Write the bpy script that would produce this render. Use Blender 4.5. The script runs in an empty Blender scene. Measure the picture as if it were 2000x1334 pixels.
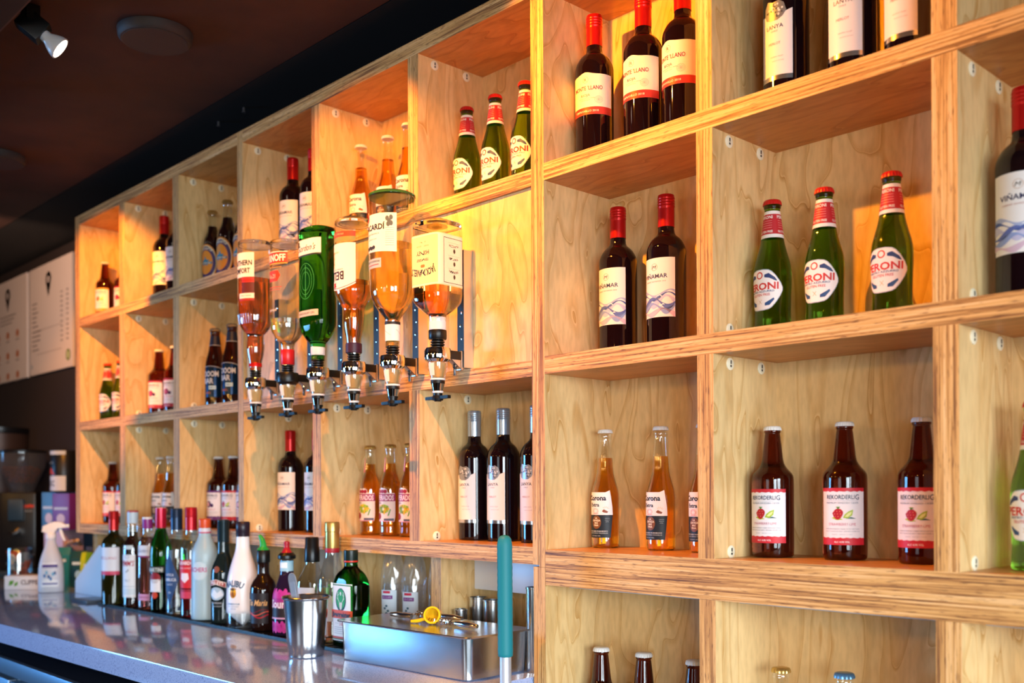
import bpy, bmesh, math, random
from math import sin, cos, pi, radians as R_
from mathutils import Vector, Matrix
from mathutils.geometry import tessellate_polygon
random.seed(7)
sc = bpy.context.scene
C = sc.collection
EYE = 1.30          # eye height above the floor; heights written as EYE + z

# ------------------------------------------------------------------ camera, world, light, exposure
cd = bpy.data.cameras.new('camera'); cam = bpy.data.objects.new('camera', cd); C.objects.link(cam)
cd.sensor_width = 36; cd.lens = 1991.93 / 2000 * 36
cd.shift_y = 286.33 / 2000
yaw, pit, rol = R_(46.552), R_(0.1356), R_(-0.268)
c_, s_ = cos(yaw), sin(yaw)
fw = Vector((-s_, c_, 0)); rt = Vector((c_, s_, 0)); up = Vector((0, 0, 1))
fw2 = fw * cos(pit) + up * sin(pit); up2 = up * cos(pit) - fw * sin(pit)
r3 = rt * cos(rol) + up2 * sin(rol); u3 = up2 * cos(rol) - rt * sin(rol)
cam.matrix_world = Matrix(((r3.x, u3.x, -fw2.x, 0), (r3.y, u3.y, -fw2.y, 0), (r3.z, u3.z, -fw2.z, EYE), (0, 0, 0, 1)))
cd.dof.use_dof = True; cd.dof.focus_distance = 1.95; cd.dof.aperture_fstop = 3.2
cd.clip_start = 0.05
sc.camera = cam
sc.view_settings.view_transform = 'Standard'; sc.view_settings.look = 'None'
sc.view_settings.gamma = 1; sc.view_settings.use_curve_mapping = False
sc.view_settings.exposure = 0.0

w = bpy.data.worlds.new('world'); sc.world = w; w.use_nodes = True
w.node_tree.nodes['Background'].inputs[0].default_value = (0.55, 0.72, 1.0, 1)
w.node_tree.nodes['Background'].inputs[1].default_value = 0.12

def area(name, loc, target, sx, sy, power, col, spread=180):
    l = bpy.data.lights.new(name, 'AREA'); l.shape = 'RECTANGLE'; l.size = sx; l.size_y = sy
    l.energy = power; l.color = col; l.spread = R_(spread)
    o = bpy.data.objects.new(name, l); C.objects.link(o); o.location = loc
    o.rotation_euler = (Vector(target) - Vector(loc)).to_track_quat('-Z', 'Y').to_euler()
    return o
# daylight entering by the windows (one opening each, see wall_right / wall_front)
DAY = (0.80, 0.92, 1.0)
SKY = (0.16, 0.50, 1.0)
area('window_daylight', (2.92, -0.1, 1.35), (-1.6, 1.5, .10), 1.5, 1.3, 24, DAY, 58)
area('window_daylight', (2.92, -2.3, 1.35), (-1.6, 1.5, .10), 1.5, 1.3, 24, DAY, 58)
area('window_daylight', (-0.6, -3.92, 1.3), (-0.9, 1.4, .2), 1.4, 1.3, 2.5, DAY, 60)
area('window_daylight', (-6.22, -2.3, 1.3), (-2.2, 1.0, .35), 1.6, 1.3, 36, SKY, 68)
WARM = (1.0, 0.335, 0.010)
# (x, y, z rel, target x,y,z rel, power, cone degrees)
SPOTS = [(-1.42, .84, .985, -1.22, 1.40, .52, 70, 94),
         (-2.375, .835, 1.012, -2.0, 1.40, .30, 22, 70),
         (-3.05, .84, .985, -3.62, 1.45, .52, 80, 60),
         (-1.66, .84, .985, -2.05, 1.42, .52, 52, 70),
         (-4.20, .84, .985, -4.80, 1.66, .62, 26, 90)]  # last one added out of view to brighten the menu boards
FILL_BULBS = [(-3.2, -.9), (-1.9, -1.3), (-.6, -1.1), (.6, -.7)]      # unseen warm bulbs added behind the camera: upper-shelf fill, dots on bottles

# ------------------------------------------------------------------ materials
def lin(h):
    h = h.lstrip('#'); v = [int(h[i:i + 2], 16) / 255 for i in (0, 2, 4)]
    return tuple((x / 12.92 if x <= .04045 else ((x + .055) / 1.055) ** 2.4) for x in v) + (1,)
_M = {}
def mat(name, col='#888888', rough=.5, metal=0, trans=0, ior=1.45, emit=None, es=1, coat=0, spec=None):
    if name in _M: return _M[name]
    m = bpy.data.materials.new(name); m.use_nodes = True; b = m.node_tree.nodes['Principled BSDF']
    b.inputs['Base Color'].default_value = lin(col) if isinstance(col, str) else tuple(col) + (1,)
    b.inputs['Roughness'].default_value = rough; b.inputs['Metallic'].default_value = metal
    b.inputs['Transmission Weight'].default_value = trans; b.inputs['IOR'].default_value = ior
    b.inputs['Coat Weight'].default_value = coat
    if spec is not None: b.inputs['Specular IOR Level'].default_value = spec
    if emit: b.inputs['Emission Color'].default_value = lin(emit); b.inputs['Emission Strength'].default_value = es
    _M[name] = m; return m
def thin(name, tint=(.97, .98, .97), rough=.02, haze=0.0):
    """thin clear glass or film: straight transmission plus fresnel reflection"""
    if name in _M: return _M[name]
    m = bpy.data.materials.new(name); m.use_nodes = True; t = m.node_tree; t.nodes.clear()
    N = t.nodes.new; L = t.links.new
    out = N('ShaderNodeOutputMaterial'); mx = N('ShaderNodeMixShader'); tr = N('ShaderNodeBsdfTransparent'); gl = N('ShaderNodeBsdfGlossy'); lw = N('ShaderNodeLayerWeight')
    lw.inputs['Blend'].default_value = .35
    mr = N('ShaderNodeMapRange'); mr.inputs['From Min'].default_value = 0; mr.inputs['From Max'].default_value = 1
    mr.inputs['To Min'].default_value = .07; mr.inputs['To Max'].default_value = .62
    pw = N('ShaderNodeMath'); pw.operation = 'POWER'; pw.inputs[1].default_value = 1.6
    L(lw.outputs['Facing'], pw.inputs[0]); L(pw.outputs[0], mr.inputs['Value'])
    tr.inputs[0].default_value = tuple(tint) + (1,); gl.inputs['Roughness'].default_value = rough
    gl.inputs[0].default_value = (1, 1, 1, 1)
    L(mr.outputs[0], mx.inputs[0]); L(tr.outputs[0], mx.inputs[1]); L(gl.outputs[0], mx.inputs[2])
    src = mx
    if haze:
        df = N('ShaderNodeBsdfDiffuse'); df.inputs[0].default_value = (.9, .93, .97, 1); m2 = N('ShaderNodeMixShader'); m2.inputs[0].default_value = haze
        L(mx.outputs[0], m2.inputs[1]); L(df.outputs[0], m2.inputs[2]); src = m2
    L(src.outputs[0], out.inputs[0]); _M[name] = m; return m

def wood_face(name, sc_, c1, c2, c3, rough=.38):
    m = bpy.data.materials.new(name); m.use_nodes = True; t = m.node_tree; N = t.nodes.new; L = t.links.new
    b = t.nodes['Principled BSDF']; b.inputs['Roughness'].default_value = rough
    tc = N('ShaderNodeTexCoord'); mp = N('ShaderNodeMapping'); mp.inputs['Scale'].default_value = sc_
    L(tc.outputs['Object'], mp.inputs[0])
    n1 = N('ShaderNodeTexNoise'); n1.inputs['Scale'].default_value = 1.6; n1.inputs['Detail'].default_value = 2; n1.inputs['Distortion'].default_value = .6
    L(mp.outputs[0], n1.inputs['Vector'])
    # contour lines of a smooth noise = rotary-cut birch figure
    ml = N('ShaderNodeMath'); ml.operation = 'MULTIPLY'; ml.inputs[1].default_value = 9; L(n1.outputs['Fac'], ml.inputs[0])
    fr = N('ShaderNodeMath'); fr.operation = 'FRACT'; L(ml.outputs[0], fr.inputs[0])
    cr = N('ShaderNodeValToRGB'); e = cr.color_ramp.elements
    e[0].position = 0; e[0].color = c2; e[1].position = 1; e[1].color = c1
    x = e.new(.10); x.color = c1
    x = e.new(.6); x.color = c1
    x = e.new(.95); x.color = tuple(.5*a+.5*b_ for a, b_ in zip(c1, c2))
    L(fr.outputs[0], cr.inputs[0])
    n2 = N('ShaderNodeTexNoise'); n2.inputs['Scale'].default_value = 22; n2.inputs['Detail'].default_value = 5; L(mp.outputs[0], n2.inputs['Vector'])
    n3 = N('ShaderNodeTexNoise'); n3.inputs['Scale'].default_value = .8; n3.inputs['Detail'].default_value = 3; L(mp.outputs[0], n3.inputs['Vector'])
    r2 = N('ShaderNodeValToRGB'); r2.color_ramp.elements[0].position = .35; r2.color_ramp.elements[1].position = .75
    r2.color_ramp.elements[0].color = (0, 0, 0, 1); r2.color_ramp.elements[1].color = (.55, .55, .55, 1); L(n3.outputs['Fac'], r2.inputs[0])
    mx = N('ShaderNodeMixRGB'); mx.inputs[2].default_value = c3; L(r2.outputs[0], mx.inputs[0]); L(cr.outputs[0], mx.inputs[1])
    m2 = N('ShaderNodeMixRGB'); m2.blend_type = 'MULTIPLY'; m2.inputs[0].default_value = .35
    r3_ = N('ShaderNodeValToRGB'); r3_.color_ramp.elements[0].position = .3; r3_.color_ramp.elements[0].color = (.6, .55, .5, 1); r3_.color_ramp.elements[1].position = .6
    L(n2.outputs['Fac'], r3_.inputs[0]); L(mx.outputs[0], m2.inputs[1]); L(r3_.outputs[0], m2.inputs[2])
    L(m2.outputs[0], b.inputs['Base Color'])
    return m
def ply_edge(name, axis):
    m = bpy.data.materials.new(name); m.use_nodes = True; t = m.node_tree; N = t.nodes.new; L = t.links.new
    b = t.nodes['Principled BSDF']; b.inputs['Roughness'].default_value = .55
    tc = N('ShaderNodeTexCoord')
    k = [9, 9, 9]; k[axis] = 330
    if axis == 2: k[0] = 5
    else: k[2] = 4
    mp = N('ShaderNodeMapping'); mp.inputs['Scale'].default_value = k; L(tc.outputs['Object'], mp.inputs[0])
    n1 = N('ShaderNodeTexNoise'); n1.inputs['Scale'].default_value = 1; n1.inputs['Detail'].default_value = 3; n1.inputs['Roughness'].default_value = .6
    L(mp.outputs[0], n1.inputs['Vector'])
    cr = N('ShaderNodeValToRGB'); e = cr.color_ramp.elements
    e[0].position = .30; e[0].color = lin('#5f361c'); e[1].position = .68; e[1].color = lin('#f0c487')
    x = e.new(.42); x.color = lin('#b27e42')
    x = e.new(.53); x.color = lin('#dca860')
    L(n1.outputs['Fac'], cr.inputs[0])
    kk = [40, 40, 40]; kk[axis] = 520
    mp2 = N('ShaderNodeMapping'); mp2.inputs['Scale'].default_value = kk; L(tc.outputs['Object'], mp2.inputs[0])
    n2 = N('ShaderNodeTexNoise'); n2.inputs['Scale'].default_value = 1; n2.inputs['Detail'].default_value = 2; L(mp2.outputs[0], n2.inputs['Vector'])
    r2 = N('ShaderNodeValToRGB'); r2.color_ramp.elements[0].position = .30; r2.color_ramp.elements[0].color = lin('#6a4028'); r2.color_ramp.elements[1].position = .42; r2.color_ramp.elements[1].color = (1, 1, 1, 1)
    L(n2.outputs['Fac'], r2.inputs[0])
    mx = N('ShaderNodeMixRGB'); mx.blend_type = 'MULTIPLY'; mx.inputs[0].default_value = .8; L(cr.outputs[0], mx.inputs[1]); L(r2.outputs[0], mx.inputs[2])
    L(mx.outputs[0], b.inputs['Base Color'])
    bp = N('ShaderNodeBump'); bp.inputs['Strength'].default_value = .25; bp.inputs['Distance'].default_value = .0006; L(n1.outputs['Fac'], bp.inputs['Height']); L(bp.outputs[0], b.inputs['Normal'])
    return m
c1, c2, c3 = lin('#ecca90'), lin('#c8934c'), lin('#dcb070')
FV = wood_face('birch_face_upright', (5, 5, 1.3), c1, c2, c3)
FH = wood_face('birch_face_flat_shaded', (1.3, 5, 5), lin('#d69a58'), lin('#b27232'), lin('#c48444'))  # browner than the uprights: shade and warm bounce put into the shelf faces
EV = ply_edge('plywood_edge_upright', 0)
EH = ply_edge('plywood_edge_flat', 2)

steel = mat('brushed_steel', '#c8ccd0', .22, 1)
chrome = mat('chrome', '#e6e8ea', .06, 1)
alu = mat('aluminium', '#cfd2d4', .35, 1)
black = mat('black_plastic', '#0a0b0d', .35)
dark = mat('dark_slot', '#15171b', .4)
white = mat('white_paper', '#f2f0ee', .55)
whitepl = mat('white_plastic', '#e6e9ee', .4)
def ink(col): return mat('ink_' + col.strip('#'), col, .5)

# ------------------------------------------------------------------ mesh helpers
def mesh(name, verts, faces, mats, mi=None, parent=None, smooth=False, angle=None, weld=False, loc=None):
    me = bpy.data.meshes.new(name); me.from_pydata([tuple(v) for v in verts], [], faces)
    mats = mats if isinstance(mats, (list, tuple)) else [mats]
    for m in mats: me.materials.append(m)
    if mi: me.polygons.foreach_set('material_index', mi)
    if weld:
        bm = bmesh.new(); bm.from_mesh(me); bmesh.ops.remove_doubles(bm, verts=bm.verts, dist=2e-5); bm.to_mesh(me); bm.free()
    if smooth:
        me.polygons.foreach_set('use_smooth', [True] * len(me.polygons))
        if angle: me.set_sharp_from_angle(angle=R_(angle))
    me.update()
    o = bpy.data.objects.new(name, me); C.objects.link(o)
    if parent: o.parent = parent
    if loc: o.location = loc
    return o
def empty(name, loc, label, cat, group=None, rz=0, kind=None):
    o = bpy.data.objects.new(name, None); C.objects.link(o); o.location = loc; o.rotation_euler = (0, 0, rz); o.empty_display_size = .02
    return tag(o, label, cat, group)
def tag(o, label, cat, group=None):
    o['label'] = label; o['category'] = cat
    if group: o['group'] = group
    return o
def struct(o): o['kind'] = 'structure'; return o
class MB:
    """collects simple solids into one mesh, a material per face"""
    def __init__(s): s.v = []; s.f = []; s.m = []; s.mats = []
    def _mi(s, m):
        if m not in s.mats: s.mats.append(m)
        return s.mats.index(m)
    def add(s, vs, fs, m, M=None):
        o = len(s.v); s.v += [(M @ Vector(v)) if M else Vector(v) for v in vs]
        for i, f in enumerate(fs):
            s.f.append([o + k for k in f]); s.m.append(s._mi(m[i] if isinstance(m, list) else m))
        return s
    def box(s, x0, x1, y0, y1, z0, z1, m, M=None):
        vs = [(x, y, z) for x in (x0, x1) for y in (y0, y1) for z in (z0, z1)]
        fs = [(0, 1, 3, 2), (4, 6, 7, 5), (0, 4, 5, 1), (2, 3, 7, 6), (0, 2, 6, 4), (1, 5, 7, 3)]  # -x +x -y +y -z +z
        return s.add(vs, fs, m, M)
    def rev(s, prof, m, seg=32, M=None, flute=0, nf=0, a0=0):
        vs = []; fs = []; n = len(prof)
        for (r, z) in prof:
            for k in range(seg):
                a = 2 * pi * k / seg; rr = r * (1 + (flute * (cos(a * nf)) if r > 1e-4 else 0)); vs.append((rr * sin(a), -rr * cos(a), z))
        for i in range(n - 1):
            for k in range(seg):
                k2 = (k + 1) % seg; fs.append((i * seg + k, i * seg + k2, (i + 1) * seg + k2, (i + 1) * seg + k))
        if prof[0][0] > 1e-5: fs.append(tuple(range(seg - 1, -1, -1)))
        if prof[-1][0] > 1e-5: fs.append(tuple((n - 1) * seg + k for k in range(seg)))
        return s.add(vs, fs, m, M)
    def tube(s, pts, r, m, seg=10):
        pts = [Vector(p) for p in pts]; n = len(pts); vs = []; fs = []
        rr = r if isinstance(r, (list, tuple)) else [r] * n
        pu = None
        for i, p in enumerate(pts):
            t = (pts[min(i + 1, n - 1)] - pts[max(i - 1, 0)]).normalized()
            u = (pu - t * pu.dot(t)).normalized() if pu else t.orthogonal().normalized()
            pu = u; v = t.cross(u)
            for k in range(seg):
                a = 2 * pi * k / seg; vs.append(p + (u * cos(a) + v * sin(a)) * rr[i])
        for i in range(n - 1):
            for k in range(seg):
                k2 = (k + 1) % seg; fs.append((i * seg + k, i * seg + k2, (i + 1) * seg + k2, (i + 1) * seg + k))
        fs.append(tuple(range(seg - 1, -1, -1))); fs.append(tuple((n - 1) * seg + k for k in range(seg)))
        return s.add(vs, fs, m)
    def prism(s, poly, axis, a0, a1, m):
        """poly in the other two axes, extruded along axis"""
        def P(p, a): q = list(p); q.insert(axis, a); return tuple(q)
        n = len(poly); vs = [P(p, a0) for p in poly] + [P(p, a1) for p in poly]
        fs = [tuple(range(n - 1, -1, -1)), tuple(range(n, 2 * n))] + [(i, (i + 1) % n, n + (i + 1) % n, n + i) for i in range(n)]
        return s.add(vs, fs, m)
    def build(s, name, parent=None, smooth=False, angle=40, bevel=0, loc=None, weld=False):
        o = mesh(name, s.v, s.f, s.mats, s.m, parent, False, None, weld, loc)
        me = o.data
        bm = bmesh.new(); bm.from_mesh(me); bmesh.ops.recalc_face_normals(bm, faces=bm.faces)
        if bevel: bmesh.ops.bevel(bm, geom=list(bm.edges), offset=bevel, segments=2, affect='EDGES', profile=.7, clamp_overlap=True)
        bm.to_mesh(me); bm.free()
        if smooth or bevel:
            me.polygons.foreach_set('use_smooth', [True] * len(me.polygons)); me.set_sharp_from_angle(angle=R_(angle))
        return o

def chaikin(P, it=2):
    for _ in range(it):
        Q = [P[0]]
        for a, b in zip(P[:-1], P[1:]):
            Q.append(tuple(.78 * x + .22 * y for x, y in zip(a, b))); Q.append(tuple(.22 * x + .78 * y for x, y in zip(a, b)))
        Q.append(P[-1]); P = Q
    return P
def sg(x): return -1 if x < 0 else 1
class Prof:
    """bottle outline: (radius, height[, squareness exponent, depth ratio])"""
    def __init__(s, pts, it=2):
        s.P = chaikin([tuple(p) + (2.0, 1.0)[len(p) - 2:] if len(p) < 4 else tuple(p) for p in pts], it)
    def at(s, z):
        P = s.P
        if z <= P[0][1]: return P[0]
        for a, b in zip(P[:-1], P[1:]):
            if a[1] <= z <= b[1] and b[1] > a[1] and a[0] > 1e-4:
                t = (z - a[1]) / (b[1] - a[1]); return tuple(x + (y - x) * t for x, y in zip(a, b))
        return P[-1]
    def xy(s, th, p, e=0.0):
        r, z, n, k = p; ex = 2 / n; sn, cs = sin(th), cos(th)
        x = r * sg(sn) * abs(sn) ** ex; y = -k * r * sg(cs) * abs(cs) ** ex
        if e:
            nx = sg(sn) * abs(sn) ** (2 - ex); ny = -sg(cs) * abs(cs) ** (2 - ex) / max(k, .1); l = math.hypot(nx, ny) or 1
            x += e * nx / l; y += e * ny / l
        return x, y
    def table(s, z):
        p = s.at(z); T = [(0, 0)]; q = s.xy(0, p); L = 0
        for i in range(1, 361):
            th = i * pi / 360; w_ = s.xy(th, p); L += math.hypot(w_[0] - q[0], w_[1] - q[1]); T.append((L, th)); q = w_
        return T
    def solid(s, mb, m, seg=40, inset=0, z0=None, z1=None):
        P = [p for p in s.P]
        if z1 is not None: P = [p for p in P if p[1] < z1] + [s.at(z1)[:1] + (z1,) + s.at(z1)[2:]]
        if z0 is not None: P = [s.at(z0)[:1] + (z0,) + s.at(z0)[2:]] + [p for p in P if p[1] > z0]
        vs = []; fs = []; n = len(P)
        for p in P:
            q = (max(p[0] - inset, 0),) + p[1:]
            for k in range(seg):
                th = 2 * pi * k / seg + 1e-5
                if q[2] > 2.3:   # even spacing for square sections
                    th = 2 * pi * k / seg; th = th - .18 * sin(4 * th)
                x, y = s.xy(th, q); vs.append((x, y, p[1] + (inset if p is P[0] else 0)))
        for i in range(n - 1):
            for k in range(seg):
                k2 = (k + 1) % seg; fs.append((i * seg + k, i * seg + k2, (i + 1) * seg + k2, (i + 1) * seg + k))
        fs.append(tuple(range(seg - 1, -1, -1))); fs.append(tuple((n - 1) * seg + k for k in range(seg)))
        mb.add(vs, fs, m)

# ---- lettering: flat triangles of the built-in font, cached
_G = {}
def glyphs(txt, bold=0.0):
    key = (txt, bold)
    if key in _G: return _G[key]
    cu = bpy.data.curves.new('t', 'FONT'); cu.body = txt; cu.size = 1; cu.resolution_u = 2; cu.offset = bold; cu.fill_mode = 'FRONT'
    o = bpy.data.objects.new('t', cu); me = bpy.data.meshes.new_from_object(o)
    V = [(v.co.x, v.co.y) for v in me.vertices]; T = [[V[i] for i in p.vertices] for p in me.polygons]
    xs = [v[0] for v in V] or [0]; x0, x1 = min(xs), max(xs); cx = (x0 + x1) / 2
    caps = .7
    T = [[((x - cx) / caps, y / caps - .5) for x, y in t] for t in T]
    bpy.data.objects.remove(o); bpy.data.curves.remove(cu); bpy.data.meshes.remove(me)
    _G[key] = (T, (x1 - x0) / caps); return _G[key]
def split(polys, ax, step):
    out = []
    for p in polys:
        lo = min(q[ax] for q in p); hi = max(q[ax] for q in p)
        k = math.floor(lo / step) + 1
        if k * step >= hi - 1e-9: out.append(p); continue
        rest = p
        while k * step < hi - 1e-9 and len(rest) >= 3:
            c = k * step; a = []; b = []
            for i in range(len(rest)):
                u, v = rest[i], rest[(i + 1) % len(rest)]
                if u[ax] <= c: a.append(u)
                if u[ax] >= c: b.append(u)
                if (u[ax] - c) * (v[ax] - c) < 0:
                    t = (c - u[ax]) / (v[ax] - u[ax]); w_ = (u[0] + (v[0] - u[0]) * t, u[1] + (v[1] - u[1]) * t); a.append(w_); b.append(w_)
            if len(a) >= 3: out.append(a)
            rest = b; k += 1
        if len(rest) >= 3: out.append(rest)
    return out
def ellp(cx, cz, a, b, n=20, a0=0, a1=2 * pi):
    return [(cx + a * cos(a0 + (a1 - a0) * i / n), cz + b * sin(a0 + (a1 - a0) * i / n)) for i in range(n if a1 - a0 > 6.2 else n + 1)]
class Decal:
    """paper and printing that follows a bottle's surface. s runs along the girth, z up."""
    def __init__(s, prof=None, zref=.08, phi=0, tall=False):
        s.pf = prof; s.T = prof.table(zref) if prof else None; s.phi = R_(phi); s.it = []; s.tall = tall; s.k = 0
    def th(s, a):
        sgn = sg(a); a = abs(a); T = s.T
        a = min(a, T[-1][0] - 1e-6); i = min(int(a / T[-1][0] * 360), 359)
        while T[i][0] > a and i > 0: i -= 1
        while i < 359 and T[i + 1][0] < a: i += 1
        t = (a - T[i][0]) / max(T[i + 1][0] - T[i][0], 1e-9); return sgn * (T[i][1] + (T[i + 1][1] - T[i][1]) * t)
    def poly(s, pts, col, L=0):
        tr = tessellate_polygon([[Vector((p[0], p[1], 0)) for p in pts]])
        s.it.append(([[pts[i] for i in t] for t in tr], col, L)); return s
    def rect(s, a, b, z0, z1, col, L=0): s.it.append(([[(a, z0), (b, z0), (b, z1), (a, z1)]], col, L)); return s
    def ell(s, cx, cz, a, b, col, L=1, n=20): return s.poly(ellp(cx, cz, a, b, n), col, L)
    def ring(s, cx, cz, a, b, wd, col, L=1, n=20, a0=0, a1=2 * pi):
        q = []
        for i in range(n):
            t0 = a0 + (a1 - a0) * i / n; t1 = a0 + (a1 - a0) * (i + 1) / n
            q.append([(cx + a * cos(t0), cz + b * sin(t0)), (cx + a * cos(t1), cz + b * sin(t1)), (cx + (a - wd) * cos(t1), cz + (b - wd) * sin(t1)), (cx + (a - wd) * cos(t0), cz + (b - wd) * sin(t0))])
        s.it.append((q, col, L)); return s
    def line(s, pts, wd, col, L=1):
        q = []
        for (x0, z0), (x1, z1) in zip(pts[:-1], pts[1:]):
            l = math.hypot(x1 - x0, z1 - z0) or 1; nx, nz = -(z1 - z0) / l * wd / 2, (x1 - x0) / l * wd / 2
            q.append([(x0 + nx, z0 + nz), (x1 + nx, z1 + nz), (x1 - nx, z1 - nz), (x0 - nx, z0 - nz)])
        s.it.append((q, col, L)); return s
    def text(s, t, cx, cz, h, col, w=None, L=2, bold=.0, shear=0, flip=False, bend=0, rot=0, upd=0):
        T, W = glyphs(t, bold); kx = (w / W) if w else h; o = []
        for tri in T:
            q = []
            for x, y in tri:
                x, y = x * kx + shear * y * h, y * h
                if bend:
                    a = x / bend; x, y = (bend + y) * sin(a), (bend + y) * cos(a) - bend
                if upd: y += upd * x
                if rot: x, y = x * cos(rot) - y * sin(rot), x * sin(rot) + y * cos(rot)
                if flip: x, y = -x, -y
                q.append((x + cx, y + cz))
            o.append(q)
        s.it.append((o, col, L)); return s
    def build(s, name, parent, R0=None, label=None):
        v = []; f = []; mi = []; mats = []
        for polys, col, L in s.it:
            m = ink(col) if isinstance(col, str) else col
            if m not in mats: mats.append(m)
            k = mats.index(m)
            if s.pf:
                polys = split(polys, 0, .0035)
                if s.tall: polys = split(polys, 1, .005)
            for p in polys:
                b = len(v)
                for a, z in p:
                    if s.pf:
                        P = s.pf.at(z); x, y = s.pf.xy(s.th(a) + s.phi, P, .0003 + .00022 * L); v.append((x, y, z))
                    else: v.append((a, -.0003 - .0003 * L, z))
                f.append(tuple(range(b, len(v)))); mi.append(k)
        o = mesh(name, v, f, mats, mi, parent, True, None, bool(s.pf))
        if label: o['label'] = label
        return o

def crown(mb, m, r, z, h=.0075, under=None):
    mb.rev([(r * 1.12, z - h), (r * 1.10, z - h * .6), (r * 1.0, z - h * .15), (r * .85, z)], m, 63, flute=.035, nf=21)
def capsule(parent, m, r, z0, z1, name='cap', ridges=True, ring=True):
    mb = MB(); h = z1 - z0
    P = [(r, z0), (r, z0 + .55 * h)]
    if ridges:
        z = z0 + .6 * h
        for i in range(4): P += [(r, z), (r + .0006, z + .001), (r + .0006, z + .003), (r, z + .004)]; z += .0052
    P += [(r, z1 - .003), (r - .0006, z1 - .001), (r - .003, z1)]
    mb.rev(P, m, 32); return mb.build(name, parent, True, 50)

# ---- glass kinds
g_wine = mat('dark_wine_glass', (.012, .004, .006), .03, 0, .35, 1.5, coat=.0)
g_wine_green = mat('dark_olive_glass', (.045, .04, .008), .03, 0, .8, 1.5)
g_green = mat('green_beer_glass', (.13, .33, .02), .02, 0, 1, 1.36)
g_brown = mat('brown_glass', (.14, .020, .007), .03, 0, .92, 1.42)
g_darkbrown = mat('dark_brown_glass', (.09, .02, .008), .03, 0, .9, 1.45)
g_clear = thin('clear_glass', (.95, .965, .95))
l_beer = mat('golden_beer', (.95, .50, .035), .0, 0, 1, 1.33)
l_amber = mat('amber_spirit', (.85, .33, .06), .0, 0, 1, 1.33)
l_gold = mat('pale_gold_spirit', (.97, .72, .30), .0, 0, 1, 1.33)
l_clear = mat('clear_spirit', (.97, .95, .90), .0, 0, 1, 1.33)
l_dark = mat('dark_liquid', (.04, .008, .006), .05, 0, .6, 1.33)
red_cap = mat('red_foil', '#c01818', .28, .45)
silver_cap = mat('silver_blue_foil', '#aebccb', .25, .7)
white_cap = mat('white_crown', '#e9e6e2', .35)
redc = mat('red_crown', '#c8201c', .35)
gold_cap = mat('gold_crown', '#c9a860', .28, .8)
blue_cap = mat('blue_crown', '#5f8fb8', .3, .5)

def body(root, pf, m, name='glass_body', seg=40, z1=None):
    mb = MB(); pf.solid(mb, m, seg, z1=z1); return mb.build(name, root, True, 60)
def liquid(root, pf, m, level, z0=None, inset=.0018, seg=40):
    mb = MB(); pf.solid(mb, m, seg, inset, z1=level); o = mb.build('liquid', root, True, 60); return o

# ------------------------------------------------------------------ bottle kinds (each returns its root)
P_WINE = Prof([(.028, .003), (.034, 0), (.0372, .0), (.0375, .006), (.0375, .06), (.0375, .12), (.0375, .178), (.0375, .197), (.029, .214), (.0165, .224), (.0150, .236), (.0148, .25), (.0146, .297)])
def wine(root, phi):
    body(root, P_WINE, g_wine); capsule(root, red_cap, .0158, .238, .300)
    d = Decal(P_WINE, .1, phi); H = .0405
    d.rect(-H, H, .0635, .1745, '#f3efee')
    d.ring(0, .1575, .0068, .0068, .0005, '#b9895a', 1).text('M', 0, .1575, .006, '#5a4630', w=.007, shear=.3)
    d.text('VIÑAMAR', 0, .1405, .0078, '#2b2f5a', w=.052, bold=.01)
    d.text('CABERNET SAUVIGNON  2018', 0, .1305, .0024, '#c08a80', w=.046)
    def wave(z, a, ph, th, col, L):
        p = [(-H + 2 * H * i / 24, z + a * sin(ph + i * .34)) for i in range(25)]; q = [(x, zz - th * (.6 + .4 * sin(i * .5 + ph))) for i, (x, zz) in enumerate(p)]
        for i in range(24): d.it.append(([[p[i], p[i + 1], q[i + 1], q[i]]], col, L))
    wave(.110, .0055, .5, .010, '#a9b6dc', 1); wave(.104, .006, .9, .006, '#4a62a6', 2); wave(.098, .007, 1.4, .014, '#c7c6e6', 2)
    wave(.094, .007, 4.2, .010, '#5d6fb4', 3); wave(.086, .006, 4.6, .012, '#8fa3d8', 3); wave(.076, .004, 2.2, .010, '#d8bcd0', 3)
    d.line([(.012, .083), (.018, .088), (.020, .086)], .0014, '#ffffff', 4).line([(.005, .102), (.012, .105), (.016, .101)], .0013, '#ffffff', 4)
    d.build('label', root)
def lanya(root, phi):
    body(root, P_WINE, g_wine); capsule(root, silver_cap, .0158, .240, .300)
    d = Decal(P_WINE, .1, phi); H = .030
    d.poly([(-H, .047), (H, .047), (H, .155), (.018, .150), (.012, .142), (-.012, .142), (-.02, .150), (-H, .152)], '#eeeaee')
    d.rect(-H, H, .040, .0475, mat('silver_band', '#c9ccd2', .2, .9), 1)
    si = mat('embossed_silver', '#9aa0aa', .35, .6)
    d.poly([(-.020, .150), (-.016, .142), (-.006, .138), (.006, .138), (.014, .143), (.020, .152), (.016, .165), (.008, .170), (-.002, .168), (-.012, .172), (-.019, .162)], si, 1)
    for i in range(26):
        a = random.random() * 6.28; r_ = random.random() ** .5 * .014; d.ell(r_ * cos(a), .155 + r_ * .85 * sin(a), .0018, .0018, '#4a4e58' if i % 2 else '#d7dae2', 2, 7)
    d.text('LANYA', 0, .128, .0068, '#3a3f52', w=.030).text('CHILE', 0, .1205, .0026, '#8a8a96', w=.012)
    d.text('MERLOT', 0, .100, .0042, '#b98a90', w=.021).text('CENTRAL VALLEY', .004, .078, .0019, '#9a98a4', w=.022).text('PRODUCT OF CHILE', .006, .071, .0016, '#9a98a4', w=.020)
    d.build('label', root)
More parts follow.
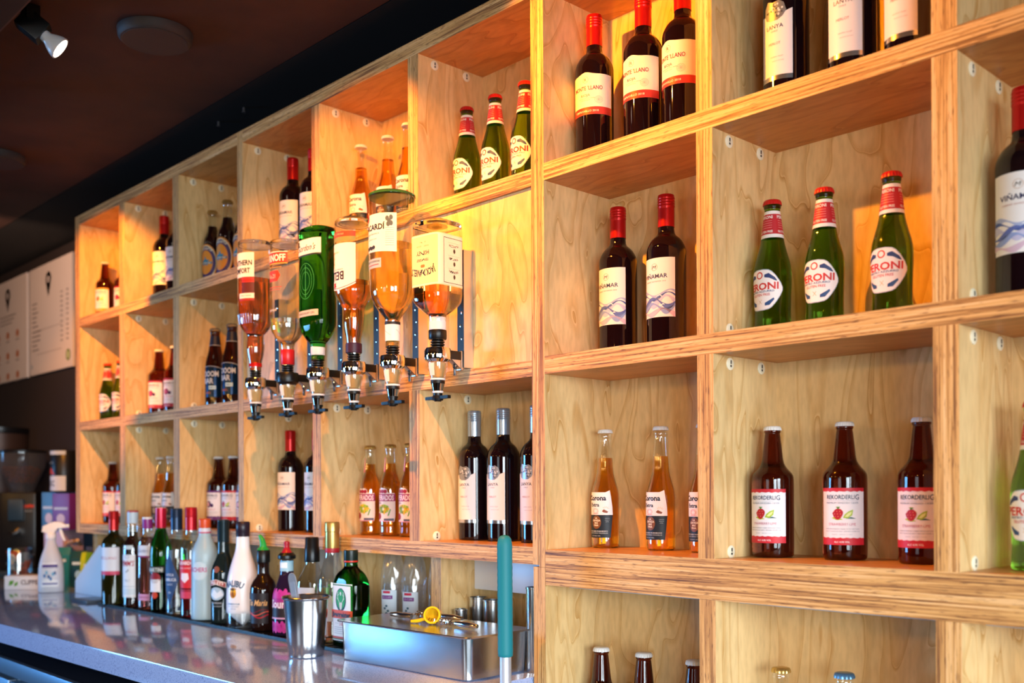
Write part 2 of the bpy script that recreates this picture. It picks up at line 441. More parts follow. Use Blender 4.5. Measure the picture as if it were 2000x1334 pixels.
def monte(root, phi):
    body(root, P_WINE, g_wine); capsule(root, red_cap, .0158, .238, .300)
    d = Decal(P_WINE, .1, phi); H = .056
    top = [(H, .172)] + [(x, .172 + .0042 * math.exp(-(x / .012) ** 2)) for x in [.05 - .005 * i for i in range(21)]] + [(-H, .170)]
    d.poly([(-H, .094), (H, .094)] + top, '#efe8dd')
    d.rect(-H, H, .094, .1085, '#c4322a', 1)
    d.ring(0, .1615, .0062, .0062, .0005, '#6a6660', 1).text('R', 0, .1615, .006, '#6a6660', w=.0055)
    d.text('MONTE \'LLANO', .003, .1455, .0078, '#8d3038', w=.062, bold=.012, L=2)
    d.text('RIOJA', .0, .1315, .0052, '#4a4a50', w=.019).text('DENOMINACION DE ORIGEN', .002, .1255, .0016, '#8a8480', w=.034).text('CALIFICADA', 0, .122, .0015, '#8a8480', w=.02)
    for i in range(14):
        a = i * .7; d.ring(.026 + .004 * cos(a), .122 + .004 * sin(a), .0045, .0036, .0003, '#e2b3ad', 1, 10)
    d.text('TEMPRANILLO 2018', .0, .101, .0038, '#f0dcd2', w=.052, bold=.01)
    d.build('label', root)
P_LAG = Prof([(.024, .002), (.029, 0), (.0310, .003), (.0310, .012), (.0295, .030), (.0300, .060), (.0315, .095), (.0305, .118), (.0225, .145), (.0188, .162), (.0160, .185), (.0132, .205), (.0128, .213), (.0142, .216), (.0142, .2195), (.0128, .224)])
def lager(root, phi):
    body(root, P_LAG, g_green)
    mb = MB(); crown(mb, redc, .0138, .229, .009); mb.build('cap', root, True, 50)
    d = Decal(P_LAG, .185, phi, True)
    for a, b, c, L in ((.163, .209, '#f4eee8', 0), (.1690, .2035, '#c2242c', 1)): d.rect(-.050, .050, a, b, c, L)
    for k in (-1, 0, 1):
        x = k * .032; d.text('PERONI', x, .1985, .0052, '#f6ece6', w=.024, bold=.02); d.text('GLUTEN FREE', x, .1735, .0038, '#f6ece6', w=.024, bold=.02)
        for i, z in enumerate((.192, .188, .184, .180)): d.line([(x - .011, z), (x + .011, z)], .0007, '#e79c9a', 2)
    d.build('neck_label', root)
    d = Decal(P_LAG, .075, phi, True)
    def hexa(e):
        P = [(.0430 - e, .0745), (.0195 - e * .5, .1085 - e), (-.0195 + e * .5, .1085 - e), (-.0430 + e, .0745), (-.0195 + e * .5, .0400 + e), (.0195 - e * .5, .0400 + e)]
        for f in (.16, .25):
            Q = []
            for a, b in zip(P, P[1:] + P[:1]): Q += [tuple(u + (v - u) * f for u, v in zip(a, b)), tuple(v + (u - v) * f for u, v in zip(a, b))]
            P = Q
        return P
    d.poly(hexa(0), '#b9c2cc').poly(hexa(.0012), '#f7f1ee', 1)
    d.ring(0, .0985, .0062, .0062, .0020, '#d23a2c', 2, 16)
    for sgn in (-1, 1):
        d.poly([(sgn * .009, .099), (sgn * .016, .1010), (sgn * .026, .0935), (sgn * .030, .0875), (sgn * .026, .0880), (sgn * .017, .0930), (sgn * .009, .0945)], '#2a3f74', 2)
        d.poly([(sgn * .009, .0475), (sgn * .017, .0480), (sgn * .025, .0570), (sgn * .024, .0600), (sgn * .017, .0560), (sgn * .009, .0520)], '#2a4f84', 2)
    d.text('PERONI', 0, .0800, .0112, '#cf2f28', w=.064, bold=.03)
    d.text('NASTRO AZZURRO', 0, .0715, .0030, '#2f4a80', w=.050, bold=.02).text('GLUTEN FREE', 0, .0660, .0040, '#cf3a30', w=.036, bold=.01)
    d.line([(-.003, .051), (.003, .058)], .0006, '#c9a05a', 2).line([(.003, .051), (-.003, .058)], .0006, '#c9a05a', 2)
    d.build('label', root)
P_COR = Prof([(.023, .002), (.027, 0), (.0292, .004), (.0295, .02), (.0295, .06), (.0295, .098), (.0285, .118), (.0215, .142), (.0182, .156), (.0165, .185), (.0135, .215), (.0128, .226), (.0142, .229), (.0142, .233), (.0126, .238), (.0126, .242)])
def corona(root, phi, cap=None, label=True):
    body(root, P_COR, g_clear, seg=32); liquid(root, P_COR, l_beer, .186)
    mb = MB(); crown(mb, cap or white_cap, .0138, .2455, .008); mb.build('cap', root, True, 50)
    d = Decal(P_COR, .08, phi, True); H = .036
    d.poly([(-H, .0685), (H, .0685), (H - .001, .085), (.030, .119), (.020, .115), (-.020, .115), (-.030, .119), (-H + .001, .085)], '#f4eef0')
    d.poly([(-.031, .0215), (.031, .0215), (H, .0685), (-H, .0685)], '#14202c')
    d.text('Corona', 0, .1035, .0100, '#171b33', w=.044, bold=.03).text('Extra', -.004, .0895, .0074, '#171b33', w=.023, bold=.02)
    d.ring(-.002, .0765, .0075, .006, .0005, '#d9594c', 1, 16).ring(-.002, .0765, .0055, .004, .0005, '#d9594c', 1, 16).line([(-.010, .0705), (.006, .0705)], .0006, '#d9594c', 1)
    d.poly([(.013, .076), (.017, .0735), (.024, .0725), (.026, .0755), (.021, .078), (.017, .080)], '#8a4a2c', 1)
    for i in range(5): d.line([(.021 + .004 * cos(.4 + i * .5), .080 + .003 * sin(.4 + i * .5)), (.021 + .0075 * cos(.4 + i * .5), .080 + .0065 * sin(.4 + i * .5))], .0005, '#d9a04a', 1)
    d.ell(0, .0535, .0115, .0138, '#7a4a28', 1, 24)
    for t, z in (('LA', .0620), ('CERVEZA', .0570), ('MAS', .0520), ('FINA', .0470)): d.text(t, 0, z, .0035, '#f0e2c6', w=.0028 * len(t), bold=.03)
    d.text('CERVEZA', .024, .0615, .0016, '#9fb0bb', w=.010).text('MEXICO', .024, .0580, .0016, '#9fb0bb', w=.009).text('330ML', .024, .0545, .0016, '#9fb0bb', w=.007)
    d.text('IMPORTED BEER FROM MEXICO', 0, .0350, .0026, '#cfd6da', w=.050, bold=.01).text('CERVECERIA MODELO', .002, .0310, .0022, '#cfd6da', w=.046).text('4.5% ALC VOL', -.001, .0255, .0020, '#cfd6da', w=.022)
    d.build('label', root)
P_CID = Prof([(.029, .002), (.034, 0), (.0370, .004), (.0375, .02), (.0375, .06), (.0375, .105), (.0375, .138), (.0365, .150), (.0245, .163), (.0192, .173), (.0170, .195), (.0140, .222), (.0133, .2255), (.0148, .227), (.0148, .2305), (.0133, .234)])
def cider(root, phi, fruit='straw', cap=None):
    body(root, P_CID, g_brown)
    mb = MB(); crown(mb, cap or white_cap, .0142, .2385, .0078); mb.build('cap', root, True, 50)
    d = Decal(P_CID, .08, phi); H = .040; bc = {'straw': '#cc2233', 'passion': '#6a2a7a', 'berry': '#b01f3a', 'mango': '#e8a020'}[fruit]
    d.rect(-H, H, .0266, .124, '#f4eef2')
    def torn(z, up_):
        n = 34; e = [(-H + 2 * H * i / n, z + (.0007 * random.random() + .0005 * sin(i * 1.3))) for i in range(n + 1)]
        o = .124 if up_ else .0266
        for i in range(n): d.it.append(([[e[i], e[i + 1], (e[i + 1][0], o), (e[i][0], o)]], bc, 1))
    torn(.1175, True); torn(.0385, False)
    d.text('REKORDERLI', -.003, .1085, .0072, '#2a3f5e', w=.048, bold=.012).text('G', .0255, .1085, .0086, '#2a3f5e', w=.007, bold=.012)
    d.line([(-.028, .1022), (.028, .1022)], .0004, '#8fa0b4', 1).text('PREMIUM SWEDISH CIDER', 0, .0985, .0029, '#6c7d92', w=.056)
    if fruit in ('straw', 'mango'):
        d.poly(chaikin([(-.016, .081), (-.010, .0885), (-.002, .0885), (.003, .083), (.0, .074), (-.006, .069), (-.013, .073), (-.016, .081)], 2)[:-1], '#b8162a' if fruit == 'straw' else '#c8601c', 2)
        for i in range(9): d.ell(-.013 + (i % 3) * .005 + .001 * (i // 3), .084 - (i // 3) * .0045, .0006, .0009, '#f0a070', 3, 6)
        for a in (-.6, 0, .6): d.line([(-.006, .0885), (-.006 + .005 * sin(a), .0885 + .004 * cos(a))], .0014, '#4c8a2a', 3)
        d.poly([(.002, .073), (.010, .072), (.017, .0775), (.0185, .087), (.011, .084), (.005, .079)], '#a9c832', 2).poly([(.005, .075), (.010, .0745), (.015, .079), (.0165, .084), (.010, .081)], '#e4ee9a', 3)
        d.poly([(-.018, .0725), (-.008, .0690), (.002, .0700), (-.004, .0725), (-.013, .0745)], '#b8cc3a', 1).poly([(.006, .0715), (.024, .0715), (.015, .0745)], '#3c6a70', 1)
    else:
        d.ell(-.004, .079, .011, .011, '#5a1c50' if fruit == 'passion' else '#8a1838', 2).ell(-.006, .079, .0065, .0075, '#e8b0b8' if fruit == 'passion' else '#c83a5a', 3)
        d.ell(.010, .075, .006, .006, '#3a1c5a', 1)
    d.text({'straw': 'STRAWBERRY-LIME', 'passion': 'PASSIONFRUIT', 'berry': 'WILD BERRIES', 'mango': 'MANGO-RASPBERRY'}[fruit], 0, .0620, .0044, '#c9748c', w=.046)
    d.text('PREMIUM SWEDISH CIDER WITH NATURAL', 0, .0540, .0018, '#7b8898', w=.060).text('FRUIT FLAVOUR BEST SERVED OVER ICE', 0, .0500, .0018, '#7b8898', w=.060).text('500ML  SERVE COLD', 0, .0445, .0016, '#a8b0bc', w=.034)
    d.text('ALC 4.0% VOL', 0, .0318, .0030, '#f8e6ea', w=.026, bold=.02)
    d.build('label', root)
P_DOOM = Prof([(.024, .002), (.0285, 0), (.0298, .004), (.0300, .02), (.0300, .12), (.0285, .140), (.0210, .165), (.0172, .188), (.0140, .212), (.0135, .222), (.0148, .225), (.0148, .230), (.0132, .236)])
def doom(root, phi):
    body(root, P_DOOM, g_darkbrown)
    mb = MB(); crown(mb, mat('grey_crown', '#8a8680', .3, .6), .0142, .240, .009); mb.build('cap', root, True, 50)
    Decal(P_DOOM, .2, phi, True).rect(-.05, .05, .188, .216, '#151a34').line([(-.05, .1875), (.05, .1875)], .0016, '#a9adb8', 1).build('neck_label', root)
    nb = mat('navy_foil', '#0c2a4c', .18, .6)
    d = Decal(P_DOOM, .08, phi, False)
    d.poly([(-.044, .030), (.044, .030), (.044, .112)] + [(x, .112 + .010 * (1 - (x / .044) ** 2)) for x in [.033, .022, .011, 0, -.011, -.022, -.033]] + [(-.044, .112)], nb)
    d.line([(x, .113 + .010 * (1 - (x / .044) ** 2)) for x in [.044 - .0088 * i for i in range(11)]], .0014, '#b4bcc6', 1)
    d.text('DOOM', .004, .100, .0155, '#c6ccd4', w=.048, bold=.03).text('BAR', -.004, .079, .0155, '#c6ccd4', w=.034, bold=.03)
    d.rect(-.002, .020, .053, .064, '#bfe0ee', 1).text('AMBER ALE', .009, .0585, .0034, '#1a3a5c', w=.018, bold=.02)
    d.text('SHARP\'S', -.006, .043, .006, '#b85a34', w=.02, bold=.02).build('label', root)
P_DES = Prof([(.023, .002), (.0275, 0), (.0290, .004), (.0295, .012), (.0285, .022), (.0293, .032), (.0293, .10), (.0290, .128), (.0240, .150), (.0175, .166), (.0158, .185), (.0130, .212), (.0128, .222), (.0142, .224), (.0142, .230), (.0128, .235)])
def desp(root, phi):
    body(root, P_DES, g_clear, seg=32); liquid(root, P_DES, l_beer, .190)
    mb = MB(); crown(mb, gold_cap, .0138, .240, .009); mb.build('cap', root, True, 50)
    Decal(P_DES, .18, phi - 25, True).poly([(-.006, .168), (.006, .168), (.004, .205), (-.005, .207)], '#e77a8c').text('tequila', 0, .187, .006, '#ffffff', w=.030, rot=pi / 2).build('neck_label', root)
    d = Decal(P_DES, .08, phi); H = .037
    d.poly([(-H, .038), (H - .003, .038), (H, .052), (H, .096), (H - .002, .112), (.018, .113), (.014, .122), (.006, .126), (0, .123), (-.006, .126), (-.014, .122), (-.018, .113), (-H, .112)], '#f2e2da')
    for x in (-.008, .001, .010): d.ell(x, .1165, .0055, .0052, '#a81c3c', 1, 12)
    d.rect(-H, H, .091, .110, '#a8346c', 1).text('DESPERADOS', 0, .1005, .0130, '#fbe6ee', w=.066, bold=.03).text('ORIGINAL', -.012, .0865, .0040, '#4a4a6a', w=.020, bold=.01)
    for i in range(9): d.poly(ellp(.004 + .010 * cos(i * .7), .071 + .008 * sin(i * .7), .008, .0045, 10), ['#f4c430', '#7cb83a', '#c6d84a'][i % 3], 1)
    for i in range(5): d.line([(-.03 + .012 * i, .056 + .004 * sin(i)), (-.024 + .012 * i, .070)], .003, ['#58a038', '#f0b428'][i % 2], 2)
    d.ell(-.012, .052, .0085, .0085, '#a01828', 3, 16).rect(.006, H - .004, .040, .046, '#5a5e72', 2).rect(-H, H - .004, .038, .040, '#e8a0b4', 3)
    d.build('label', root)
P_BRN = Prof([(.026, .002), (.031, 0), (.0325, .004), (.033, .02), (.033, .14), (.0315, .160), (.0210, .182), (.0170, .198), (.0150, .225), (.0140, .240), (.0156, .243), (.0156, .249), (.0142, .254)])
def brown(root, phi):
    body(root, P_BRN, g_clear, seg=32); liquid(root, P_BRN, l_dark, .205)
    mb = MB(); crown(mb, gold_cap, .0150, .260, .009); mb.build('cap', root, True, 50)
    d = Decal(P_BRN, .08, phi)
    d.ell(0, .078, .042, .062, '#d88428', 0, 32).ell(0, .078, .0385, .058, '#e9dcb0', 1, 32).ell(0, .078, .036, .055, '#3c2a66', 2, 32).ell(0, .078, .026, .041, '#e2912c', 3, 28)
    d.text('NEWCASTLE', 0, .1255, .0075, '#f2e6c8', w=.052, bold=.03, bend=.040, L=4)
    d.poly([(.016 * (1 if i % 2 == 0 else .45) * sin(i * pi / 5), .080 + .018 * (1 if i % 2 == 0 else .45) * cos(i * pi / 5)) for i in range(10)], '#2f86a8', 4)
    d.rect(-.024, .024, .072, .080, '#2a6a8c', 5).text('BROWN ALE', 0, .076, .005, '#f2e6c8', w=.040, bold=.03, L=6)
    d.build('label', root)

MK = dict(cider=cider, wine=wine, lanya=lanya, monte=monte, lager=lager, corona=corona, doom=doom, desp=desp, brown=brown)
NAME = dict(cider='cider_bottle', wine='wine_bottle', lanya='wine_bottle', monte='wine_bottle', lager='lager_bottle', corona='beer_bottle', doom='ale_bottle', desp='beer_bottle', brown='ale_bottle')
CAT = dict(cider='cider bottle', wine='wine bottle', lanya='wine bottle', monte='wine bottle', lager='beer bottle', corona='beer bottle', doom='beer bottle', desp='beer bottle', brown='beer bottle')
def copy_thing(src, loc, rz):
    r = src.copy(); C.objects.link(r); r.location = loc; r.rotation_euler = (0, 0, rz)
    for ch in list(src.children):
        c = ch.copy(); C.objects.link(c); c.parent = r
    return r

# ------------------------------------------------------------------ room
X0, X1, YB, YF, ZC = -6.3, 3.0, 1.66, -4.0, EYE + 1.09
m_dark = mat('dark_wall_paint', '#2b211e', .75)
def noise_mat(name, ca, cb, scale, rough=.6, bump=0, stretch=(1, 1, 1), spec=None):
    m = bpy.data.materials.new(name); m.use_nodes = True; t = m.node_tree; N = t.nodes.new; L = t.links.new
    b = t.nodes['Principled BSDF']; b.inputs['Roughness'].default_value = rough
    tc = N('ShaderNodeTexCoord'); mp = N('ShaderNodeMapping'); mp.inputs['Scale'].default_value = stretch; L(tc.outputs['Object'], mp.inputs[0])
    n = N('ShaderNodeTexNoise'); n.inputs['Scale'].default_value = scale; n.inputs['Detail'].default_value = 6; L(mp.outputs[0], n.inputs['Vector'])
    cr = N('ShaderNodeValToRGB'); cr.color_ramp.elements[0].position = .35; cr.color_ramp.elements[1].position = .7
    cr.color_ramp.elements[0].color = lin(ca); cr.color_ramp.elements[1].color = lin(cb); L(n.outputs['Fac'], cr.inputs[0]); L(cr.outputs[0], b.inputs['Base Color'])
    if bump:
        bp = N('ShaderNodeBump'); bp.inputs['Strength'].default_value = bump; bp.inputs['Distance'].default_value = .002; L(n.outputs['Fac'], bp.inputs['Height']); L(bp.outputs[0], b.inputs['Normal'])
    return m
m_ceil = noise_mat('dark_ceiling_board', '#3a2018', '#4a2a1e', 6, .75)
m_ceil_black = mat('black_ceiling_paint', '#0a090a', .85)
m_floor = noise_mat('dark_floor', '#3a332e', '#4a423a', 9, .5)
struct(MB().box(X0, X1, YF, YB, -.05, 0, m_floor).build('floor'))
struct(MB().box(X0, X1, YF, 1.362, ZC, ZC + .05, m_ceil).build('ceiling'))
struct(MB().box(X0, X1, 1.366, YB, ZC, ZC + .05, m_ceil_black).build('trim_1'))
struct(MB().box(X0, X1, YB, YB + .08, 0, ZC, m_dark).build('wall_back'))
m_wall = mat('grey_wall_paint', '#6a625c', .8)
def wall_with_windows(name, axis, pos, th, a0, a1, wins, base, m_wall=m_wall):
    mb = MB(); z0, z1 = .55, 2.5; e = [a0] + [q for w_ in wins for q in w_] + [a1]
    def bx(u0, u1, zz0, zz1):
        if axis == 0: mb.box(pos, pos + th, u0, u1, zz0, zz1, m_wall)
        else: mb.box(u0, u1, pos, pos + th, zz0, zz1, m_wall)
    for i in range(0, len(e), 2): bx(e[i], e[i + 1], 0, ZC)
    for w_ in wins: bx(w_[0], w_[1], 0, z0)
    struct(mb.build(name))
    for k, w_ in enumerate(wins):
        f = MB(); fm = mat('window_frame_grey', '#3a3e44', .5)
        pp = pos + th * .5
        for (u0, u1, q0, q1) in ((w_[0], w_[1], z0, z0 + .05), (w_[0], w_[1], ZC - .05, ZC), (w_[0], w_[0] + .05, z0, ZC), (w_[1] - .05, w_[1], z0, ZC), ((w_[0] + w_[1]) / 2 - .02, (w_[0] + w_[1]) / 2 + .02, z0, ZC)):
            if axis == 0: f.box(pp - .02, pp + .02, u0, u1, q0, q1, fm)
            else: f.box(u0, u1, pp - .02, pp + .02, q0, q1, fm)
        struct(f.build('window_%d' % (base + k)))
wall_with_windows('wall_right', 0, X1, .1, YF, YB, [(-3.1, -1.5), (-.9, .7)], 1)
wall_with_windows('wall_front', 1, YF - .1, .1, X0, X1, [(-1.4, .2)], 3)
wall_with_windows('wall_left', 0, X0 - .1, .1, YF, YB, [(-3.15, -1.45)], 4, m_dark)

# ceiling fittings
def disc(x, y, lab):
    t = empty('ceiling_speaker', (x, y, ZC - .001), lab, 'ceiling speaker', 'round discs on the ceiling')
    MB().rev([(.078, -.022), (.084, -.016), (.086, 0)], mat('dark_grille', '#33343a', .6), 48).build('housing', t, True, 40)
    MB().rev([(.001, -.0235), (.074, -.0235), (.0745, -.020)], mat('grille_face', '#3a3232', .7), 48).build('grille', t, True, 40)
disc(-2.33, 1.05, 'round flat dark ceiling speaker near the lit spotlight')
disc(-3.53, 1.06, 'round ceiling speaker cut off by the left edge of the photo')
for i, (x, y) in enumerate(((-2.77, 1.44), (-2.62, 1.44))):
    h = MB().rev([(.0035, 0), (.0035, -.010), (.006, -.012), (.006, -.014)], mat('dull_metal', '#6a6a70', .4, .8), 12).build('ceiling_hook', loc=(x, y, ZC))
    tag(h, ['small metal hook in the black ceiling strip, nearer the left shelf end', 'small metal hook in the black ceiling strip, nearer the middle shelves'][i], 'hook', 'hooks in the black ceiling strip')

# lighting track and spotlights
tr = empty('lighting_track', (-2.4, .705, ZC), 'dark ceiling lighting track along the top left corner', 'lighting track')
MB().box(-3.6, 4.8, -.05, .03, -.06, 0, mat('track_black', '#14100f', .5)).build('rail', tr)
MB().box(-3.6, 4.8, .03, .034, -.06, -.05, mat('track_brown', '#4a342a', .5)).build('rail_lip', tr)
m_bulb = mat('bulb_face', '#fff3e6', .3, emit='#ffe6d0', es=14)
m_ref = mat('bulb_reflector', '#c9d6e2', .3, .0)
for i, (x, y, z, tx, ty, tz, pw, cone) in enumerate(SPOTS):
    labs = ['spotlight over the optics', 'lit white spotlight bulb in a black holder, upper left corner', 'spotlight over the left shelf end', 'spotlight aimed at the upside-down bottles', 'unseen spotlight added to brighten the menu boards']
    t = empty('spotlight', (x, y, EYE + z), labs[i], 'spotlight', 'spotlights along the ceiling track')
    d = (Vector((tx - x, ty - y, tz - z))).normalized()
    if i == 1: d = Vector((.338, .707, -.615)).normalized()
    Q = d.to_track_quat('Z', 'Y').to_matrix().to_4x4()
    MB().rev([(.0125, -.030), (.0135, -.022), (.013, -.018), (.019, -.008), (.0245, .004), (.0265, .014), (.0262, .015)], m_ref, 32, Q).build('bulb', t, True, 60)
    MB().rev([(.001, .0165), (.018, .0162), (.0252, .0145)], m_bulb, 32, Q).build('bulb_face', t, True)
    MB().box(-.019, .019, -.024, .024, -.085, -.028, black, Q).build('lamp_holder', t, bevel=.002)
    st = MB(); p0 = Q @ Vector((0, .0, -.060)); st.tube([p0, p0 + Vector((0, 0, .03)), Vector((p0.x, p0.y, 1.09 - z - .03))], .0095, black, 12)
    st.box(p0.x - .02, p0.x + .02, -.06, p0.y + .012, 1.09 - z - .035, 1.09 - z - .002, black); st.build('stem', t, True)
    l = bpy.data.lights.new('spot_beam', 'SPOT'); l.energy = pw; l.color = WARM if i < 4 else (1.0, .60, .40); l.spot_size = R_(cone); l.spot_blend = .35; l.shadow_soft_size = .010
    lo = bpy.data.objects.new('spot_beam', l); C.objects.link(lo); lo.parent = t; lo.location = d * .022
    lo.rotation_euler = (Vector((tx - x, ty - y, tz - z))).to_track_quat('-Z', 'Y').to_euler()

for i, (x, y) in enumerate(FILL_BULBS):
    t = empty('fill_bulb', (x, y, ZC), 'unseen warm bulb added behind the viewpoint to fill the upper shelves', 'fill lamp', 'added fill bulbs behind the viewpoint')
    MB().rev([(.045, 0), (.045, -.02), (.004, -.024), (.003, -.36), (.014, -.365), (.018, -.42), (.017, -.43)], black, 20).build('cord_and_socket', t, True, 40)
    MB().rev([(.012, -.425), (.016, -.44), (.029, -.475), (.028, -.495), (.016, -.512), (.001, -.516)], mat('warm_bulb', '#ffd9a0', .3, emit='#ffb055', es=40), 20).build('bulb', t, True)
    l = bpy.data.lights.new('bulb_fill_light', 'POINT'); l.energy = 11; l.color = (1.0, .52, .13); l.shadow_soft_size = .03
    lo = bpy.data.objects.new('bulb_fill_light', l); C.objects.link(lo); lo.parent = t; lo.location = (0, 0, -.56)
# ------------------------------------------------------------------ plywood shelving
PX = dict(p1=(-3.783, -3.743), p2=(-3.3924, -3.3485), p3=(-2.9883, -2.9477), p4=(-2.5859, -2.5555), p5=(-2.2056, -2.1686), p6=(-1.8107, -1.774), p7=(-1.4197, -1.3849), p8=(-1.0256, -.9931), p9=(-.6261, -.5901), p10=(-.2300, -.1950))
DF, DB = 1.40, 1.592
def upright(x0, x1, z0, z1, parent, y0=DF, y1=DB, name='divider_panel', fx=None):
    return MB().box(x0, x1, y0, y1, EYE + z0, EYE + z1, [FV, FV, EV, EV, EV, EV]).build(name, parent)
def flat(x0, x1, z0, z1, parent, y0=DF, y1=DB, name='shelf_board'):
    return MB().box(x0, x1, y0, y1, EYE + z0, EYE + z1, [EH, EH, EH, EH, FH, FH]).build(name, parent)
def backp(x0, x1, z0, z1, parent, y=DB):
    return MB().box(x0, x1, y, y + .012, EYE + z0, EYE + z1, FV).build('back_panel', parent)
m_fix = mat('cream_plastic', '#efe6c8', .45)
def fixing(x, y, z, parent):
    mb = MB(); M = Matrix.Translation((x, y, EYE + z)) @ Matrix.Rotation(pi / 2, 4, 'Y')
    mb.rev([(.0105, 0), (.0105, .0012), (.009, .0022), (.001, .0024)], m_fix, 20, M)
    mb.box(x + .0024, x + .0029, y - .0013, y + .0013, EYE + z, EYE + z + .0062, dark)
    mb.rev([(.0022, .0026), (.0001, .0030)], dark, 10, Matrix.Translation((x, y, EYE + z - .0035)) @ Matrix.Rotation(pi / 2, 4, 'Y'))
    mb.build('fixing_cap', parent, True, 40)
TT, TB = 1.0003, .9662
ZA = dict(s1=(.5965, .6291), s2=(.2229, .2545), s3=(-.1445, -.1107))
ZB = dict(r1=(.5989, .6321), r2=(.2246, .2589), r3=(-.1826, -.1145))
def unit(name, lab, cols, Z, keys, zbot, left_w=None, right_w=None):
    """cols: panel names; outer panels of neighbouring units share a post, half each"""
    root = empty(name, ((PX[cols[0]][0] + PX[cols[-1]][1]) / 2, DF, EYE + zbot), lab, 'shelving unit', 'birch plywood bottle shelving')
    inv = Matrix.Translation(-root.location)
    ed = {}
    for c in cols: ed[c] = list(PX[c])
    if left_w: ed[cols[0]][0] = (PX[cols[0]][0] + PX[cols[0]][1]) / 2 + .0005
    if right_w: ed[cols[-1]][1] = (PX[cols[-1]][0] + PX[cols[-1]][1]) / 2 - .0005
    parts = []
    xi0, xi1 = ed[cols[0]][1], ed[cols[-1]][0]
    P0 = upright(*ed[cols[0]], zbot, TT, root, name='side_panel'); P1 = upright(*ed[cols[-1]], zbot, TT, root, name='side_panel')
    parts += [P0, P1]
    parts.append(flat(xi0, xi1, TB, TT, root, name='top_board'))
    lv = [(TB, TT)] + [Z[k] for k in keys]
    for k in keys: parts.append(flat(xi0, xi1, *Z[k], root))
    for ci, c in enumerate(cols[:-1]):
        for ri in range(len(lv) - 1):
            z1, z0 = lv[ri][0], lv[ri + 1][1]
            if c in ('p5', 'p6') and ri == 1: continue   # the mounting board spans these openings
            if c != cols[0]:
                p = upright(*ed[c], z0, z1, root); parts.append(p)
            else: p = P0
            if c not in ('p1', 'p7'):
                if not (c in ('p4', 'p5', 'p6') and ri == 1):
                    for yy in (1.447, 1.541): fixing(ed[c][1], yy, z1 - .0135, p)
                    if ri > 0: fixing(ed[c][1], 1.447, z0 + .010, p)
    parts.append(backp(ed[cols[0]][0], ed[cols[-1]][1], zbot, TT, root))
    for p in parts: p.matrix_parent_inverse = inv
    return root
U1 = unit('shelving_unit', 'birch plywood shelving unit at the far left end, with ales, ciders and lagers', ['p1', 'p2', 'p3', 'p4'], ZA, ['s1', 's2', 's3'], -.1445, right_w=True)
U2 = unit('shelving_unit', 'middle birch plywood shelving unit behind the upside-down spirit bottles', ['p4', 'p5', 'p6', 'p7'], ZA, ['s1', 's2', 's3'], -.1445, left_w=True, right_w=True)
U3 = unit('shelving_unit', 'right-hand birch plywood shelving unit holding three green lager bottles', ['p7', 'p8', 'p9', 'p10'], ZB, ['r1', 'r2', 'r3'], -.1485, left_w=True)
# plywood board the spirit dispensers are fixed to
mbd = MB().box(PX['p4'][1] + .0005, PX['p7'][0] - .0005, 1.408, 1.420, EYE + .2550, EYE + .5960, FV).build('mounting_board', U2)
mbd.matrix_parent_inverse = Matrix.Translation(-U2.location); mbd['label'] = 'flush plywood board covering the middle row'

# lower units
U4 = empty('base_unit', (-.8, DF, 0), 'lower plywood shelving unit below the thick right-hand board', 'shelving unit')
low = []
zt = -.1830
for c in ('p7', 'p8', 'p9', 'p10'):
    a, b = PX[c]; top = -.1490 if c == 'p7' else zt
    low.append(upright(a + .002, b - .0006 if c == 'p7' else b + .002, -1.29, top - .0, U4, name='divider_panel'))
for zz in ((-.584, -.55), (-.958, -.924), (-1.29, -1.256)):
    for a, b in (('p7', 'p8'), ('p8', 'p9'), ('p9', 'p10')): low.append(flat(PX[a][1] + .002, PX[b][0] + .002, *zz, U4))
low.append(backp(PX['p7'][0], PX['p10'][1], -1.29, zt, U4))
for a, b in (('p7', 'p8'), ('p8', 'p9'), ('p9', 'p10')):
    ls = MB().box(PX[a][1] + .012, PX[b][0] - .002, 1.455, 1.470, EYE + zt - .008, EYE + zt - .0002, mat('strip_light_off', '#b9bec0', .4)).build('light_strip', U4); low.append(ls)
for p in low: p.matrix_parent_inverse = Matrix.Translation(-U4.location)
CT = -.365   # worktop height relative to the eye
U5 = empty('base_unit', (-2.6, 1.46, EYE + CT), 'low plywood framing between the worktop and the left-hand shelves', 'shelving unit')
low = []
for c in ('p1', 'p2', 'p3', 'p4', 'p5', 'p6'):
    a, b = PX[c]; low.append(upright(a, b, CT + .0005, -.1450, U5, 1.46, 1.63))
low.append(MB().box(-3.783, -2.19, 1.632, 1.642, EYE + CT + .0005, EYE - .1450, mat('pale_panel', '#dfe4ec', .4)).build('back_panel', U5)); low[-1]['label'] = 'white back panel'
low.append(MB().box(-2.188, -1.4235, 1.632, 1.642, EYE + CT + .0005, EYE - .1450, FV).build('back_panel', U5))
for p in low: p.matrix_parent_inverse = Matrix.Translation(-U5.location)

# ------------------------------------------------------------------ worktop and what is below it
def quartz():
    m = bpy.data.materials.new('blue_tinted_quartz'); m.use_nodes = True; t = m.node_tree; N = t.nodes.new; L = t.links.new
    b = t.nodes['Principled BSDF']; b.inputs['Roughness'].default_value = .09; b.inputs['Coat Weight'].default_value = .5; b.inputs['Coat Roughness'].default_value = .08
    tc = N('ShaderNodeTexCoord'); n = N('ShaderNodeTexNoise'); n.inputs['Scale'].default_value = 420; n.inputs['Detail'].default_value = 2; L(tc.outputs['Object'], n.inputs['Vector'])
    cr = N('ShaderNodeValToRGB'); e = cr.color_ramp.elements; e[0].position = .34; e[0].color = lin('#7686b4'); e[1].position = .46; e[1].color = lin('#a9b8e0'); L(n.outputs['Fac'], cr.inputs[0]); L(cr.outputs[0], b.inputs['Base Color'])  # blue of the cool light tinted into the white stone's colour
    return m
q = quartz()
